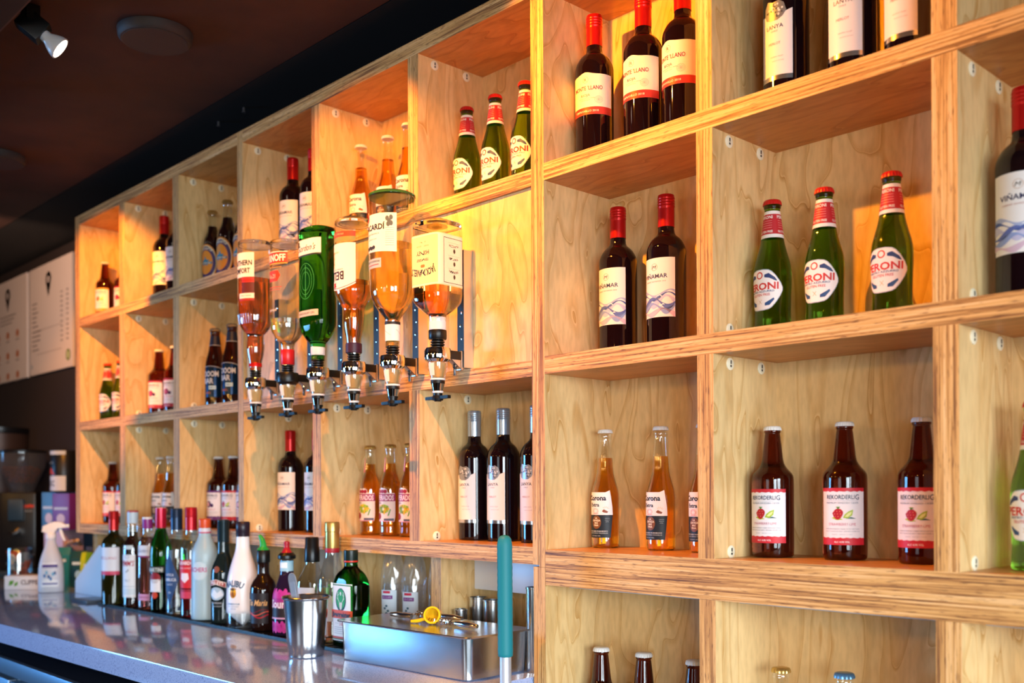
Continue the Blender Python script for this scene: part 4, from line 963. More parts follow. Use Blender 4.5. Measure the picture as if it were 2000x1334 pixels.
mb = MB(); mb.rev([(.0155, .248), (.0158, .25), (.0158, .277)], mat('purple_cap', '#8a2a86', .3), 28); mb.rev([(.0158, .277), (.0152, .283), (.010, .284)], whitepl, 28); mb.build('cap', t, True, 40)
d = Decal(P, .1, 0); d.rect(-.022, .022, .165, .197, '#dfe6f2').text('Gordon\'s', 0, .181, .012, '#31538c', w=.036, shear=.3).rect(-.022, .022, .160, .165, '#8a2a68', 1).build('label', t)
d = Decal(P, .1, 0); d.rect(-.02, .02, .028, .048, '#d49ac0').text('PREMIUM PINK', 0, .038, .006, '#8a2a68', w=.034).build('lower_label', t)
t = stand('spirit_bottle', -2.959, 1.345, 'green vermouth bottle with a red cap and sloping shoulders on the bar mat', -35)
P = Prof([(.027, .002), (.031, 0), (.0328, .004), (.0328, .150), (.0335, .178), (.0290, .205), (.0150, .245), (.0145, .262), (.0145, .29)])
body(t, P, mat('green_vermouth_glass', (.03, .30, .02), .02, 0, 1, 1.4)); mb = MB(); P.solid(mb, l_dark, 36, .0015, None, .135); mb.build('liquid', t, True, 60)
mb = MB(); mb.rev([(.0160, .252), (.0165, .256), (.0162, .312)], mat('crimson_foil', '#c0183a', .25, .4), 28); mb.rev([(.0160, .312), (.013, .314)], whitepl, 28); mb.build('cap', t, True, 40)
d = Decal(P, .1, 0); d.rect(-.032, .032, .1195, .138, '#1a2420').text('MARTINI', 0, .128, .012, '#d8e4e0', w=.050, bold=.02).ell(0, .104, .018, .016, '#8c1a24').rect(-.018, .018, .062, .100, '#e4e8ee', 1).ell(0, .052, .010, .010, '#c8401c', 1).build('label', t)
t = stand('spirit_bottle', -2.864, 1.350, 'clear sambuca bottle with a navy cap and blue diamond label', -42)
P = Prof([(.026, .002), (.030, 0), (.0315, .004), (.0300, .05), (.0325, .18), (.030, .205), (.0175, .232), (.0155, .25), (.0150, .29)])
body(t, P, g_clear); mb = MB(); P.solid(mb, l_clear, 36, .0018, None, .19); mb.build('liquid', t, True, 60)
capsule(t, mat('navy_foil_cap', '#1c3350', .3, .4), .0168, .248, .312)
d = Decal(P, .1, 0); nb2 = '#26487a'; d.poly([(0, .028), (.030, .105), (0, .182), (-.030, .105)], nb2).text('ANTICA', 0, .118, .008, '#d8e2f2', w=.028, bold=.01).text('SAMBUCA', 0, .104, .009, '#d8e2f2', w=.042, bold=.02).text('CLASSIC', 0, .090, .006, '#c8d4ea', w=.022).text('38%', 0, .066, .006, '#c8d4ea', w=.010).build('label', t)
t = stand('spirit_bottle', -2.771, 1.350, 'ridged red-capped clear bottle with bright red label, between the navy and orange caps', -35)
body(t, P, g_clear); mb = MB(); P.solid(mb, mat('raspberry_spirit', (.85, .08, .14), 0, 0, 1, 1.33), 36, .0018, None, .15); mb.build('liquid', t, True, 60)
capsule(t, mat('red_foil_cap', '#b81426', .3, .4), .0168, .250, .316)
d = Decal(P, .1, 0); d.rect(-.032, .032, .085, .150, '#d8202c').rect(-.032, .032, .148, .166, '#c01828', 1).text('LUXARDO', 0, .157, .010, '#f6e8ea', w=.050, bold=.03).text('SAMBUCA RASPBERRY', 0, .142, .004, '#f6d8da', w=.044).poly([(-.014, .110), (0, .100), (.012, .112), (.010, .128), (-.012, .128)], '#f0e4ea', 1).build('label', t)
d = Decal(P, .1, 0); d.rect(-.030, .030, .055, .0745, '#d03a58').rect(-.03, .03, .074, .082, '#a01830').build('lower_label', t)
t = stand('spirit_bottle', -2.697, 1.355, 'frosted pale blue schnapps bottle with an orange cap', -38)
P = Prof([(.030, .003), (.036, 0), (.0385, .006), (.0375, .05), (.0365, .12), (.0375, .175), (.034, .198), (.0175, .232), (.0160, .25), (.0160, .272)])
frost = mat('frosted_glass', (.55, .80, .92), .35, 0, .35, 1.4); body(t, P, frost)
mb = MB(); mb.rev([(.0168, .258), (.0172, .26), (.0172, .281), (.014, .284)], mat('orange_cap', '#d8552a', .3), 32); mb.build('cap', t, True, 40)
mb = MB(); mb.rev([(.0170, .246), (.0173, .248), (.0172, .257)], mat('pale_collar', '#d8dcec', .4), 28); mb.rev([(.0175, .243), (.0177, .245), (.0174, .247)], mat('pink_line', '#c04a70', .4), 28); mb.build('neck_band', t, True, 40)
d = Decal(P, .1, 0); d.ell(.008, .138, .024, .026, '#c2dcea').text('ARCHERS', 0, .142, .012, '#b85a90', w=.060, bold=.03, L=2).build('label', t)
t = stand('spirit_bottle', -2.588, 1.355, 'slender dark cream liqueur bottle with a red name banner label', -35)
P = Prof([(.028, .003), (.033, 0), (.0350, .005), (.0345, .10), (.0345, .135), (.031, .155), (.0170, .185), (.0150, .20), (.0148, .27)])
body(t, P, mat('almost_black_green_glass', (.012, .022, .022), .04, 0, .2)); MB().rev([(.0156, .222), (.0160, .224), (.0165, .276), (.0168, .277), (.0168, .281), (.014, .283)], mat('dark_teal_foil', '#1c3038', .28, .4), 28).build('cap', t, True, 40)
d = Decal(P, .08, 0)
d.poly([(-.028, .116), (0, .121), (.028, .112), (.028, .098), (0, .107), (-.028, .102)], '#e6d8cc').poly([(-.026, .1145), (0, .119), (.026, .1105), (.026, .0995), (0, .109), (-.026, .1035)], '#a8302a', 1).text('BAILEYS', 0, .1115, .0085, '#f4e8dc', w=.042, bold=.03, upd=-.06)
d.ell(0, .082, .022, .018, '#a9c4d4').poly([(-.020, .078), (-.006, .094), (.004, .084), (.014, .092), (.021, .078), (0, .068)], '#dfeaf2', 2).text('THE ORIGINAL', 0, .057, .0050, '#d0d8dc', w=.034, shear=.2).text('IRISH CREAM', 0, .048, .0040, '#b0b8bc', w=.030).ell(0, .148, .010, .009, '#8a4a34', 1).build('label', t)
t = stand('spirit_bottle', -2.474, 1.352, 'white coconut liqueur bottle with a dark cap', -38)
P = Prof([(.036, .003), (.041, 0), (.0435, .006), (.0435, .03), (.0430, .09), (.0405, .130), (.0315, .165), (.0185, .205), (.0168, .235), (.0168, .262)])
body(t, P, g_clear); MB().rev([(.0001, .0005)] + [(p[0] + .0002, p[1]) for p in P.P if p[1] > .034], mat('white_bottle_coating', '#eef1f8', .25), 44).build('bottle_coating', t, True, 60)
MB().rev([(.0176, .240), (.0180, .242), (.0180, .254), (.0185, .255), (.0185, .277), (.016, .280)], mat('plum_black_cap', '#241a2a', .35), 28).build('cap', t, True, 40)
d = Decal(P, .1, 0, True); d.text('MALIBU', .0, .118, .0155, '#2f5478', w=.060, bold=.04, bend=.06).ell(0, .093, .010, .014, '#e8b020').ell(0, .088, .009, .008, '#c8701c', 1)
for a in (-1.2, -.7, -.1, .5, 1.1): d.line([(0, .100), (.011 * sin(a), .100 + .009 * cos(a))], .002, '#2a1c18', 2)
d.line([(.002, .082), (0, .100)], .0014, '#2a1c18', 2).text('CARIBBEAN RUM', 0, .064, .0042, '#5a86a8', w=.038, bold=.02).text('WITH COCONUT', 0, .057, .0036, '#5a86a8', w=.034).text('FLAVOUR', 0, .051, .0036, '#5a86a8', w=.018).build('label', t)
def pourer(t, z, m):
    mb = MB(); mb.rev([(.0155, z), (.0165, z + .002), (.011, z + .007), (.009, z + .010)], m, 24)
    mb.tube([(0, 0, z + .006), (0, 0, z + .016), (-.003, 0, z + .026), (-.008, 0, z + .034), (-.012, 0, z + .039)], [.0095, .0085, .007, .0055, .004], m, 14); mb.build('pourer', t, True, 50)
t = stand('spirit_bottle', -2.373, 1.355, 'dark coffee liqueur bottle with a bright green pourer', -38)
P = Prof([(.026, .003), (.030, 0), (.0325, .006), (.0350, .09), (.0345, .110), (.028, .128), (.0160, .142), (.0150, .16), (.0160, .205)])
body(t, P, mat('dark_liqueur_glass', (.02, .008, .006), .04, 0, .3)); pourer(t, .207, mat('green_plastic', '#22b04c', .35, 0, .2))
MB().rev([(.0172, .176), (.0176, .178), (.0174, .206), (.016, .208)], black, 28).build('cap', t, True, 40)
d = Decal(P, .08, 0, True); d.rect(-.036, .036, .020, .098, '#231c22').text('Tia Maria', .004, .074, .015, '#e8b878', w=.060, shear=.3, bold=.02)
for k in range(3): d.line([(-.036 + .006 * i, .040 + .006 * k + .005 * sin(i * .6 + k)) for i in range(13)], .0035 - .0008 * k, ['#b01830', '#d8604a', '#7a1428'][k], 1 + k)
d.build('label', t)
t = stand('spirit_bottle', -2.257, 1.355, 'black and magenta shot bottle with a red pourer tip, beside the steel cup', -38)
P = Prof([(.030, .003), (.034, 0), (.0355, .006), (.0355, .085), (.034, .105), (.024, .132), (.0165, .155), (.0165, .188)])
body(t, P, mat('smoky_violet_glass', (.03, .015, .05), .04, 0, .4)); mb = MB(); mb.rev([(.0205, .190), (.0225, .192), (.0225, .199), (.016, .206)], black, 28); mb.build('cap', t, True, 40)
mb = MB(); rp = mat('red_plastic', '#a81428', .35); mb.rev([(.014, .205), (.010, .212), (.0075, .218), (.0068, .224), (.008, .229), (.0075, .233), (.003, .235)], rp, 24); mb.build('pourer', t, True, 50)
Decal(P, .17, 0, True).rect(-.045, .045, .160, .186, '#9ccbe0').rect(-.012, .012, .168, .182, '#e8f4fa', 1).build('neck_label', t)
d = Decal(P, .07, 0, True); d.rect(-.036, .036, .045, .075, '#27181f')
for i in range(14): d.poly(ellp(-.030 + .0045 * i, .100 + .007 * sin(i * 1.9), .0065, .012, 9), '#c02a9a', 0)
for i in range(14): d.poly(ellp(-.032 + .0048 * i, .022 + .004 * sin(i * 2.3), .006, .012, 9), '#c02a9a', 0)
d.rect(-.03, .036, .070, .094, '#a82488', 1).text('Sourz', .002, .080, .020, '#f2eaf4', w=.054, bold=.03, L=3).rect(-.036, .036, .042, .046, '#d8a8d0', 2).build('label', t)
t = stand('spirit_bottle', -2.167, 1.372, 'clear bottle with a square-edged black cap behind the steel cup', -30)
P = Prof([(.028, .003, 3.5, 1), (.031, 0, 3.5, 1), (.0325, .005, 3.5, 1), (.0325, .12, 3.5, 1), (.031, .145, 3.2, 1), (.020, .168, 2.2, 1), (.0160, .185, 2, 1), (.0155, .235, 2, 1)])
body(t, P, g_clear); mb = MB(); P.solid(mb, l_dark, 36, .0018, None, .10); mb.build('liquid', t, True, 60)
mb = MB(); mb.rev([(.0185, .186), (.0190, .190), (.0180, .222), (.0170, .224), (.0168, .244), (.015, .247)], mat('black_foil', '#121417', .3, .3), 28); mb.build('cap', t, True, 40)
Decal(P, .08, 0).rect(-.028, .028, .035, .085, '#101216').text('No.7', 0, .06, .014, '#d8dce0', w=.03).build('label', t)
Decal(P, .08, 0).rect(-.024, .024, .095, .125, '#c8d4de').build('upper_label', t)
t = stand('spirit_bottle', -2.087, 1.378, 'clear bottle with a tall gold cap and red band, behind the green herbal bottle', -30)
P = Prof([(.032, .003), (.035, 0), (.0370, .005), (.0370, .12), (.0355, .150), (.024, .180), (.0165, .205), (.0160, .27)])
body(t, P, g_clear); mb = MB(); P.solid(mb, l_clear, 36, .0018, None, .13); mb.build('liquid', t, True, 60)
mb = MB(); gf = mat('gold_foil', '#b89a58', .3, .8); mb.rev([(.0172, .222), (.0175, .225), (.0172, .262), (.0180, .263), (.0180, .283), (.017, .286)], gf, 28); mb.build('cap', t, True, 30)
mb = MB(); mb.rev([(.0174, .212), (.0178, .214), (.0176, .223)], mat('red_seal', '#a82030', .4), 28); mb.build('neck_band', t, True, 40)
Decal(P, .08, 0).rect(-.03, .03, .05, .11, '#c9d6e4').build('label', t)
t = stand('spirit_bottle', -2.056, 1.408, 'square-shouldered green herbal liqueur bottle with a stag label and orange band', 0, grp=None)
t.location.y = 1.360; t.location.x = -1.982; t.scale = (1.02, 1.02, 1.03); t.rotation_euler = (0, 0, .05)
P = Prof([(.040, .003, 4, .62), (.0435, 0, 4, .62), (.0455, .005, 4, .62), (.0455, .125, 4, .62), (.0445, .145, 3.6, .64), (.034, .163, 3, .72), (.0165, .176, 2, 1), (.0150, .185, 2, 1), (.0150, .205, 2, 1)])
body(t, P, mat('herbal_green_glass', (.015, .33, .02), .02, 0, 1, 1.35), seg=56); mb = MB(); P.solid(mb, mat('herbal_dark_liquid', (.02, .03, .01), .02, 0, .5, 1.33), 48, .002, None, .062); mb.build('liquid', t, True, 60)
mb = MB(); mb.rev([(.0160, .188), (.0164, .19), (.0164, .2155), (.015, .217)], mat('dark_green_cap', '#14221c', .3), 32); mb.rev([(.0166, .1895), (.0168, .1905), (.0166, .193)], mat('orange_red_line', '#c8321c', .4), 32); mb.rev([(.0150, .2172), (.0001, .2174)], whitepl, 24); mb.build('cap', t, True, 40)
d = Decal(P, .07, 0); d.rect(-.038, .038, .014, .142, '#f0eee8').rect(-.036, .036, .016, .140, '#2c7a3c', 1).rect(-.0335, .0335, .0185, .1375, '#f0eee8', 2)
d.ell(0, .106, .019, .026, '#1d3a22', 3, 32).ell(0, .108, .016, .022, '#2f9a44', 4, 32)
for s2 in (-1, 1):
    d.line([(s2 * .003, .098), (s2 * .009, .106), (s2 * .012, .116), (s2 * .010, .124)], .0014, '#e8e6dc', 5).line([(s2 * .009, .106), (s2 * .014, .110)], .001, '#e8e6dc', 5).line([(s2 * .011, .114), (s2 * .006, .119)], .001, '#e8e6dc', 5)
d.poly([(-.006, .098), (0, .101), (.006, .098), (.003, .086), (0, .083), (-.003, .086)], '#d8d4c4', 5).line([(0, .116), (0, .124)], .0012, '#f4f2ea', 6).line([(-.003, .121), (.003, .121)], .0012, '#f4f2ea', 6)
d.rect(-.038, .038, .064, .083, '#dc4f14', 6).text('Jägermeister', 0, .0735, .0105, '#2a1a10', w=.066, bold=.04, L=8)
d.text('56', 0, .053, .009, '#c8304a', w=.010, L=4).line([(-.022, .053), (-.008, .053)], .0006, '#9a9a94', 4).line([(.008, .053), (.022, .053)], .0006, '#9a9a94', 4)
for k in range(4): d.line([(-.024, .044 - .0045 * k), (.024, .044 - .0045 * k)], .0010, '#a8aaa8', 4)
d.rect(-.0335, .0335, .0185, .0235, '#c04a30', 4).build('label', t)

# ------------------------------------------------------------------ steel things on the worktop
z0 = EYE + CT + .0005
t = empty('steel_tumbler', (-1.955, 1.222, z0), 'tapered brushed steel cup standing in front of the bottles', 'steel cup')
MB().rev([(.001, .0), (.035, .0), (.0365, .002), (.0365, .010), (.0372, .012), (.0395, .030), (.0465, .118), (.0500, .1205), (.0505, .123), (.0490, .1245), (.0465, .121), (.0372, .03), (.034, .012), (.001, .010)], steel, 48).build('body', t, True, 35); t.scale = (1.06, 1.06, 1.07)
t = empty('plastic_scoop', (-1.952, 1.215, z0 + .0125), 'clear plastic ice scoop leaning out of the steel cup', 'scoop')
mb = MB(); M = Matrix.Rotation(R_(-11), 4, 'Y') @ Matrix.Rotation(R_(4), 4, 'X')
cp = thin('scoop_plastic', (.86, .90, .95), .08, .22)
pl = [(-.0125, .0)] + [(.0125, .0), (.0150, .15)] + [(.0150 * cos(a), .160 + .0150 * sin(a)) for a in (0, .5, 1, 1.57, 2.1, 2.6, 3.14)] + [(-.0150, .15)]
mb.prism(pl, 1, -.0015, .0015, cp); mb.v = [M @ Vector(v) for v in mb.v]; mb.build('handle', t)
mb = MB(); mb.prism([(-.008, .08), (.008, .08), (.0095, .155), (-.0095, .155)], 1, -.0022, -.0016, cp); mb.v = [M @ Vector(v) for v in mb.v]; mb.build('raised_panel', t)

t = empty('steel_container', (-1.670, 1.347, z0), 'rectangular stainless steel food pan with a flat lid, front centre of the worktop', 'steel container', rz=R_(2.4))
mb = MB(); hx, hy, hz = .203, .088, .082
def rr(hx, hy, r, n=6):
    o = []
    for cx, cy, a0 in ((hx - r, hy - r, 0), (-hx + r, hy - r, pi / 2), (-hx + r, -hy + r, pi), (hx - r, -hy + r, 1.5 * pi)):
        o += [(cx + r * cos(a0 + pi / 2 * k / n), cy + r * sin(a0 + pi / 2 * k / n)) for k in range(n + 1)]
    return o
def loft(mb, rings, m):
    n = len(rings[0][0]); vs = [(x, y, z) for ring, z in rings for x, y in ring]
    fs = [(i * n + k, i * n + (k + 1) % n, (i + 1) * n + (k + 1) % n, (i + 1) * n + k) for i in range(len(rings) - 1) for k in range(n)]
    fs += [tuple(range(n - 1, -1, -1)), tuple((len(rings) - 1) * n + k for k in range(n))]; mb.add(vs, fs, m)
def steel_brushed():
    m = bpy.data.materials.new('worn_steel'); m.use_nodes = True; tn = m.node_tree; N = tn.nodes.new; L = tn.links.new
    b = tn.nodes['Principled BSDF']; b.inputs['Metallic'].default_value = 1; b.inputs['Base Color'].default_value = lin('#c4c9cf')
    tc = N('ShaderNodeTexCoord'); n = N('ShaderNodeTexNoise'); n.inputs['Scale'].default_value = 60; n.inputs['Detail'].default_value = 8; L(tc.outputs['Object'], n.inputs['Vector'])
    mr = N('ShaderNodeMapRange'); mr.inputs['To Min'].default_value = .20; mr.inputs['To Max'].default_value = .27; L(n.outputs['Fac'], mr.inputs['Value']); L(mr.outputs[0], b.inputs['Roughness']); return m
ws = steel_brushed()
loft(mb, [(rr(hx - .006, hy - .006, .014), 0), (rr(hx - .003, hy - .003, .016), .003), (rr(hx, hy, .018), hz)], ws); mb.build('body', t, True, 35)
mb = MB(); loft(mb, [(rr(hx + .006, hy + .006, .014), hz + .0005), (rr(hx + .007, hy + .007, .015), hz + .003), (rr(hx + .006, hy + .006, .014), hz + .0045), (rr(hx - .008, hy - .008, .012), hz + .0042)], ws); mb.build('lid', t, True, 25)
zl = z0 + hz + .0048
def corkish(name, x, y, rz, lab, coil=True):
    t = empty(name, (x, y, zl + .001), lab, 'bar tool', rz=rz)
    h = MB(); h.tube([(-.012, 0, .0065), (-.05, 0, .0070), (-.075, 0, .006)], [.0055, .0065, .004], chrome, 12); h.build('handle', t, True)
    if coil:
        c = MB(); c.tube([(.0 + .0012 * k, .0052 * sin(k * .75), .0068 + .0052 * cos(k * .75)) for k in range(52)], .0012, chrome, 6); c.build('coil_spring', t, True)
        c = MB(); c.tube([(.060, .0, .004), (.068, .010, .0045), (.078, .008, .0045), (.078, -.008, .0045), (.068, -.010, .0045), (.06, 0, .004)], .0014, chrome, 6); c.build('wire_end', t, True)
corkish('corkscrew', -1.74, 1.36, R_(8), 'chrome coiled bar tool lying left on the steel lid')
corkish('corkscrew', -1.60, 1.345, R_(-178), 'chrome coiled bar tool lying right on the steel lid')
corkish('corkscrew', -1.715, 1.400, R_(185), 'chrome bar tool lying at the back of the steel lid')
t = empty('cocktail_strainer', (-1.655, 1.338, zl + .0005), 'bright yellow ring-shaped tool propped on the steel lid', 'bar tool', rz=R_(35))
ym = mat('yellow_plastic', '#f2c81a', .3)
mb = MB(); Q = Matrix.Translation((0, 0, .0185)) @ Matrix.Rotation(R_(75), 4, 'X')
mb.rev([(.0145, -.005), (.0180, -.005), (.0185, 0), (.0180, .005), (.0145, .005), (.0140, 0), (.0145, -.005)], ym, 40, Q); mb.build('ring', t, True, 50)
mb = MB(); mb.tube([(-.018, .004, .010), (-.035, .010, .005), (-.050, .012, .0035)], [.003, .004, .003], ym, 8); mb.build('stem', t, True)
mb = MB(); mb.tube([(-.012 + .001 * k, .006 * sin(k), .008 + .005 * cos(k)) for k in range(26)], .0011, chrome, 6); mb.build('spring', t, True)

def can(name, x, y, r, h, lab, cat, zb=None, grp=None, m=steel):
    t = empty(name, (x, y, z0), lab, cat, grp)
    MB().rev([(.001, 0), (r * .96, 0), (r, .003), (r, h - .004), (r + .0012, h - .003), (r + .0012, h), (r - .0015, h), (r - .0015, .004), (.001, .003)], m, 36).build('body', t, True, 35); return t
can('steel_canister', -1.745, 1.545, .0205, .122, 'steel canister behind the food pan, left of two equal ones', 'canister', grp='steel canisters under the shelf')
can('steel_canister', -1.690, 1.540, .0215, .120, 'steel canister behind the food pan, right of two equal ones', 'canister', grp='steel canisters under the shelf')
can('steel_measure', -1.752, 1.498, .0150, .098, 'small low steel measuring cup left of the canisters', 'measuring cup')
can('steel_cylinder', -1.462, 1.445, .0165, .170, 'tall narrow steel cylinder between the teal handle and the post', 'steel cylinder')
t = empty('wall_box', (-1.62, 1.56, EYE - .1455), 'white plastic box fixed under the shelf above the steel canisters', 'box')
MB().box(-.160, .150, 0, .068, -.082, 0, mat('pale_plastic_box', '#dde6f2', .35)).build('housing', t, bevel=.004)
MB().box(-.150, .140, -.003, 0, -.074, -.008, mat('pale_plastic_box', '#dde6f2', .35)).build('cover', t, bevel=.001)

# bags of plastic cups
film = thin('plastic_film', (.93, .96, 1.0), .10, .07)
def bag(x, y, w_, h, lab, lbl=True):
    t = empty('bag_of_cups', (x, y, z0), lab, 'bag of cups', 'bags of plastic cups under the shelf', rz=R_(30))
    mb = MB(); vs = []; fs = []; n = 26; m_ = 16
    for i in range(m_ + 1):
        z = h * i / m_; sq = 1 - .35 * max(0, (i / m_ - .7) / .3) ** 2
        for k in range(n):
            a = 2 * pi * k / n; r_ = 1 + .05 * sin(5 * a + i * .8) + .04 * sin(9 * a - i * .5)
            vs.append((w_ * r_ * sq * sin(a), -w_ * .8 * r_ * sq * cos(a), z))
    for i in range(m_):
        for k in range(n): fs.append((i * n + k, i * n + (k + 1) % n, (i + 1) * n + (k + 1) % n, (i + 1) * n + k))
    mb.add(vs, fs, film); mb.build('film', t, True)
    c = MB(); cm = thin('cup_plastic', (.95, .97, 1.0), .05, .05)
    for k in range(12): c.rev([(w_ * .60, .004 + k * .011), (w_ * .78, .014 + k * .011), (w_ * .82, .0145 + k * .011)], cm, 24)
    c.build('stack_of_cups', t, True)
    if lbl:
        d = Decal(Prof([(w_ * 1.06, 0), (w_ * 1.06, h)], 0), .1, 0); d.rect(-.020, .022, .03, .120, '#dfe9f4').rect(-.014, .006, .112, .118, '#d02848', 1).rect(-.017, .012, .098, .107, '#7a2a80', 1).text('50 CUPS', -.003, .1025, .004, '#e8d8f0', w=.022)
        for k in range(7): d.ell(-.004 + .005 * sin(k * 2.1), .045 + .006 * k, .0035, .003, '#4a7088', 1, 8)
        d.rect(.010, .020, .048, .062, '#5a90b0', 1).build('label', t)
bag(-2.055, 1.535, .030, .205, 'clear bag of stacked plastic cups under the shelf, leftmost of three')
bag(-1.975, 1.540, .031, .205, 'clear bag of stacked plastic cups under the shelf, middle of three')
bag(-1.905, 1.560, .026, .200, 'clear bag of stacked plastic cups under the shelf, rightmost, beside the divider', False)

# long handled tool
t = empty('squeegee', (-1.388, 1.300, 0), 'teal rubber grip on an aluminium pole, standing in front of the post', 'cleaning tool')
teal = mat('teal_rubber', '#13808c', .55)
P = [(.0125, .990), (.0140, .992)]
for k in range(16): P += [(.0140, .996 + k * .0128), (.0145, 1.002 + k * .0128)]
P += [(.0140, 1.200), (.0125, 1.2095), (.0085, 1.2150), (.001, 1.217)]
MB().rev(P, teal, 32).build('grip', t, True, 60)
MB().rev([(.0110, .035), (.0110, .991)], mat('satin_aluminium', '#d5dae4', .4, .6), 28).build('pole', t, True, 40)
MB().box(-.018, .018, -.22, .085, .012, .036, mat('teal_plastic', '#0f6a74', .5)).box(-.003, .003, -.22, .085, 0.0005, .012, black).build('blade', t, bevel=.001)
t.rotation_euler = (0, R_(-.25), 0)

# ------------------------------------------------------------------ far left end of the worktop
t = empty('spray_bottle', (-3.880, 1.345, z0), 'translucent white trigger spray bottle at the left end of the worktop', 'spray bottle', rz=R_(62))
P = Prof([(.036, .002, 2.6, .72), (.042, 0, 2.6, .72), (.0440, .006, 2.6, .72), (.0430, .09, 2.6, .72), (.036, .125, 2.4, .8), (.022, .165, 2, 1), (.0165, .188, 2, 1), (.0155, .200, 2, 1)])
body(t, P, mat('translucent_plastic', (.78, .84, .95), .35, 0, .35, 1.3), 'bottle')
d = Decal(P, .06, 0); d.rect(-.030, .030, .022, .108, '#eaf2fa').rect(-.028, .028, .092, .103, '#4a3a86', 1)
for i in range(6): d.ell(-.018 + .007 * i, .062 + .012 * sin(i * 1.7), .0045, .007, ['#3a78b8', '#6ab0d8', '#2a5a98'][i % 3], 1, 10)
d.rect(-.026, .026, .030, .036, '#4a58a0', 1).build('label', t)
mb = MB(); mb.rev([(.0175, .196), (.018, .198), (.018, .214), (.014, .217)], whitepl, 24)
mb.prism([(-.030, .222), (-.026, .242), (.010, .258), (.034, .256), (.052, .246), (.052, .236), (.024, .234), (.012, .216), (-.010, .216)], 1, -.012, .012, whitepl); mb.box(.052, .062, -.006, .006, .236, .248, whitepl)
mb.build('spray_head', t, bevel=.002)
MB().prism([(.026, .234), (.036, .234), (.044, .205), (.050, .188), (.044, .186), (.034, .205)], 1, -.005, .005, whitepl).build('trigger', t, bevel=.001)
def pouch(x, y, w_, h, col, lab, txt):
    t = empty('tea_pouch', (x, y, z0), lab, 'tea pouch', 'tea pouches on the worktop', rz=R_(50))
    mb = MB(); m = mat('pouch_' + col.strip('#'), col, .4); vs = []; 
    mb.prism([(-.026, 0), (.026, 0), (.020, h * .8), (.004, h), (-.004, h), (-.020, h * .8)], 0, -w_, w_, m); mb.build('pouch', t, bevel=.002)
    d = Decal(); d.rect(-w_ * .7, w_ * .7, h * .62, h * .70, '#d8e8e4').ell(0, h * .35, w_ * .4, h * .12, '#e8f0e8'); o = d.build('print', t); o.location = (0, -.0262, 0)
pouch(-4.135, 1.47, .042, .150, '#1c8a96', 'teal tea pouch behind the spray bottle', 'tea')
pouch(-4.010, 1.50, .032, .140, '#134a4c', 'dark green tea pouch behind the spray bottle', 'tea')
pouch(-3.860, 1.50, .050, .140, '#b6c41c', 'yellow-green tea pouch behind the spray bottle', 'tea')
t = empty('tea_box', (-4.075, 1.33, z0), 'low white tea box with green leaves printed on it', 'box', rz=R_(52))
MB().box(-.075, .075, -.035, .035, 0, .052, mat('box_card', '#dcdde2', .5)).build('box', t, bevel=.001)
d = Decal(); d.text('CLIPPER', .022, .028, .017, '#4a3a44', w=.075, bold=.02); d.poly([(-.060, .015), (-.045, .020), (-.040, .036), (-.056, .034)], '#5a9a38').poly([(-.040, .012), (-.028, .018), (-.026, .030), (-.038, .026)], '#5a9a38'); o = d.build('print', t); o.location = (0, -.0352, 0)
t = empty('glass_jar', (-4.40, 1.40, z0), 'glass jar filled with paper sachets at the left end', 'jar')
MB().rev([(.001, .002), (.045, 0), (.050, .004), (.050, .13), (.048, .14), (.045, .14), (.047, .13), (.047, .006), (.001, .006)], g_clear, 32).build('jar', t, True, 40)
mb = MB()
for i in range(16):
    a = i * 2.4; M = Matrix.Translation((.024 * cos(a), .024 * sin(a), .012 + .006 * i)) @ Matrix.Rotation(a, 4, 'Z') @ Matrix.Rotation(.7 + .5 * sin(i), 4, 'X'); mb.box(-.014, .014, -.002, .002, 0, .045, [mat('sachet_a', '#b8603a', .5), mat('sachet_b', '#e4dcd4', .5), mat('sachet_c', '#6a7a8a', .5)][i % 3], M)
o = mb.build('sachets', t); o['kind'] = 'stuff'
for i, (x, y, rz, zz) in enumerate(((-4.20, 1.52, .4, .150), (-4.11, 1.53, -.5, .156))):
    t = empty('wooden_scoop', (x, y, z0 + zz), ['pale wooden scoop standing above the tea pouches, left one', 'pale wooden scoop lying above the tea pouches, right one'][i], 'scoop', rz=rz)
    mb = MB(); mb.tube([(-.05, 0, 0), (0, 0, .012), (.035, 0, .022)], [.006, .008, .007], mat('pale_wood', '#c8a07a', .5), 10); mb.build('scoop', t, True)
# tray the pouches stand in front of
t = empty('tea_tray', (-4.16, 1.56, z0), 'metal rack standing behind the tea pouches', 'rack'); mb = MB()
mb.box(.02, .34, .010, .060, 0, .148, mat('rack_metal', '#6f7a84', .35, .7)); mb.build('rack', t, bevel=.003)
t = empty('menu_stand', (-3.60, 1.410, z0), 'white wedge-shaped card stand left of the bottle row', 'stand', rz=0)
MB().prism([(-.19, 0), (.05, 0), (.05, .180), (.03, .180), (-.19, .045)], 1, -.012, .0, mat('white_card', '#d3e4f2', .45)).build('side_plate', t, bevel=.001)
MB().box(.050, .058, -.012, .10, 0, .182, mat('white_card_edge', '#e4ebf2', .45)).build('back_plate', t)
MB().box(-.16, .048, .001, .09, 0, .008, mat('white_card', '#d3e4f2', .45)).build('base_plate', t)
t = MB().box(-.075, .055, -.05, .03, 0, .010, mat('grey_tray', '#4a525e', .3)).build('flat_tray', bevel=.003, loc=(-3.43, 1.33, z0)); tag(t, 'thin dark flat tray lying beside the first wine bottle', 'tray')
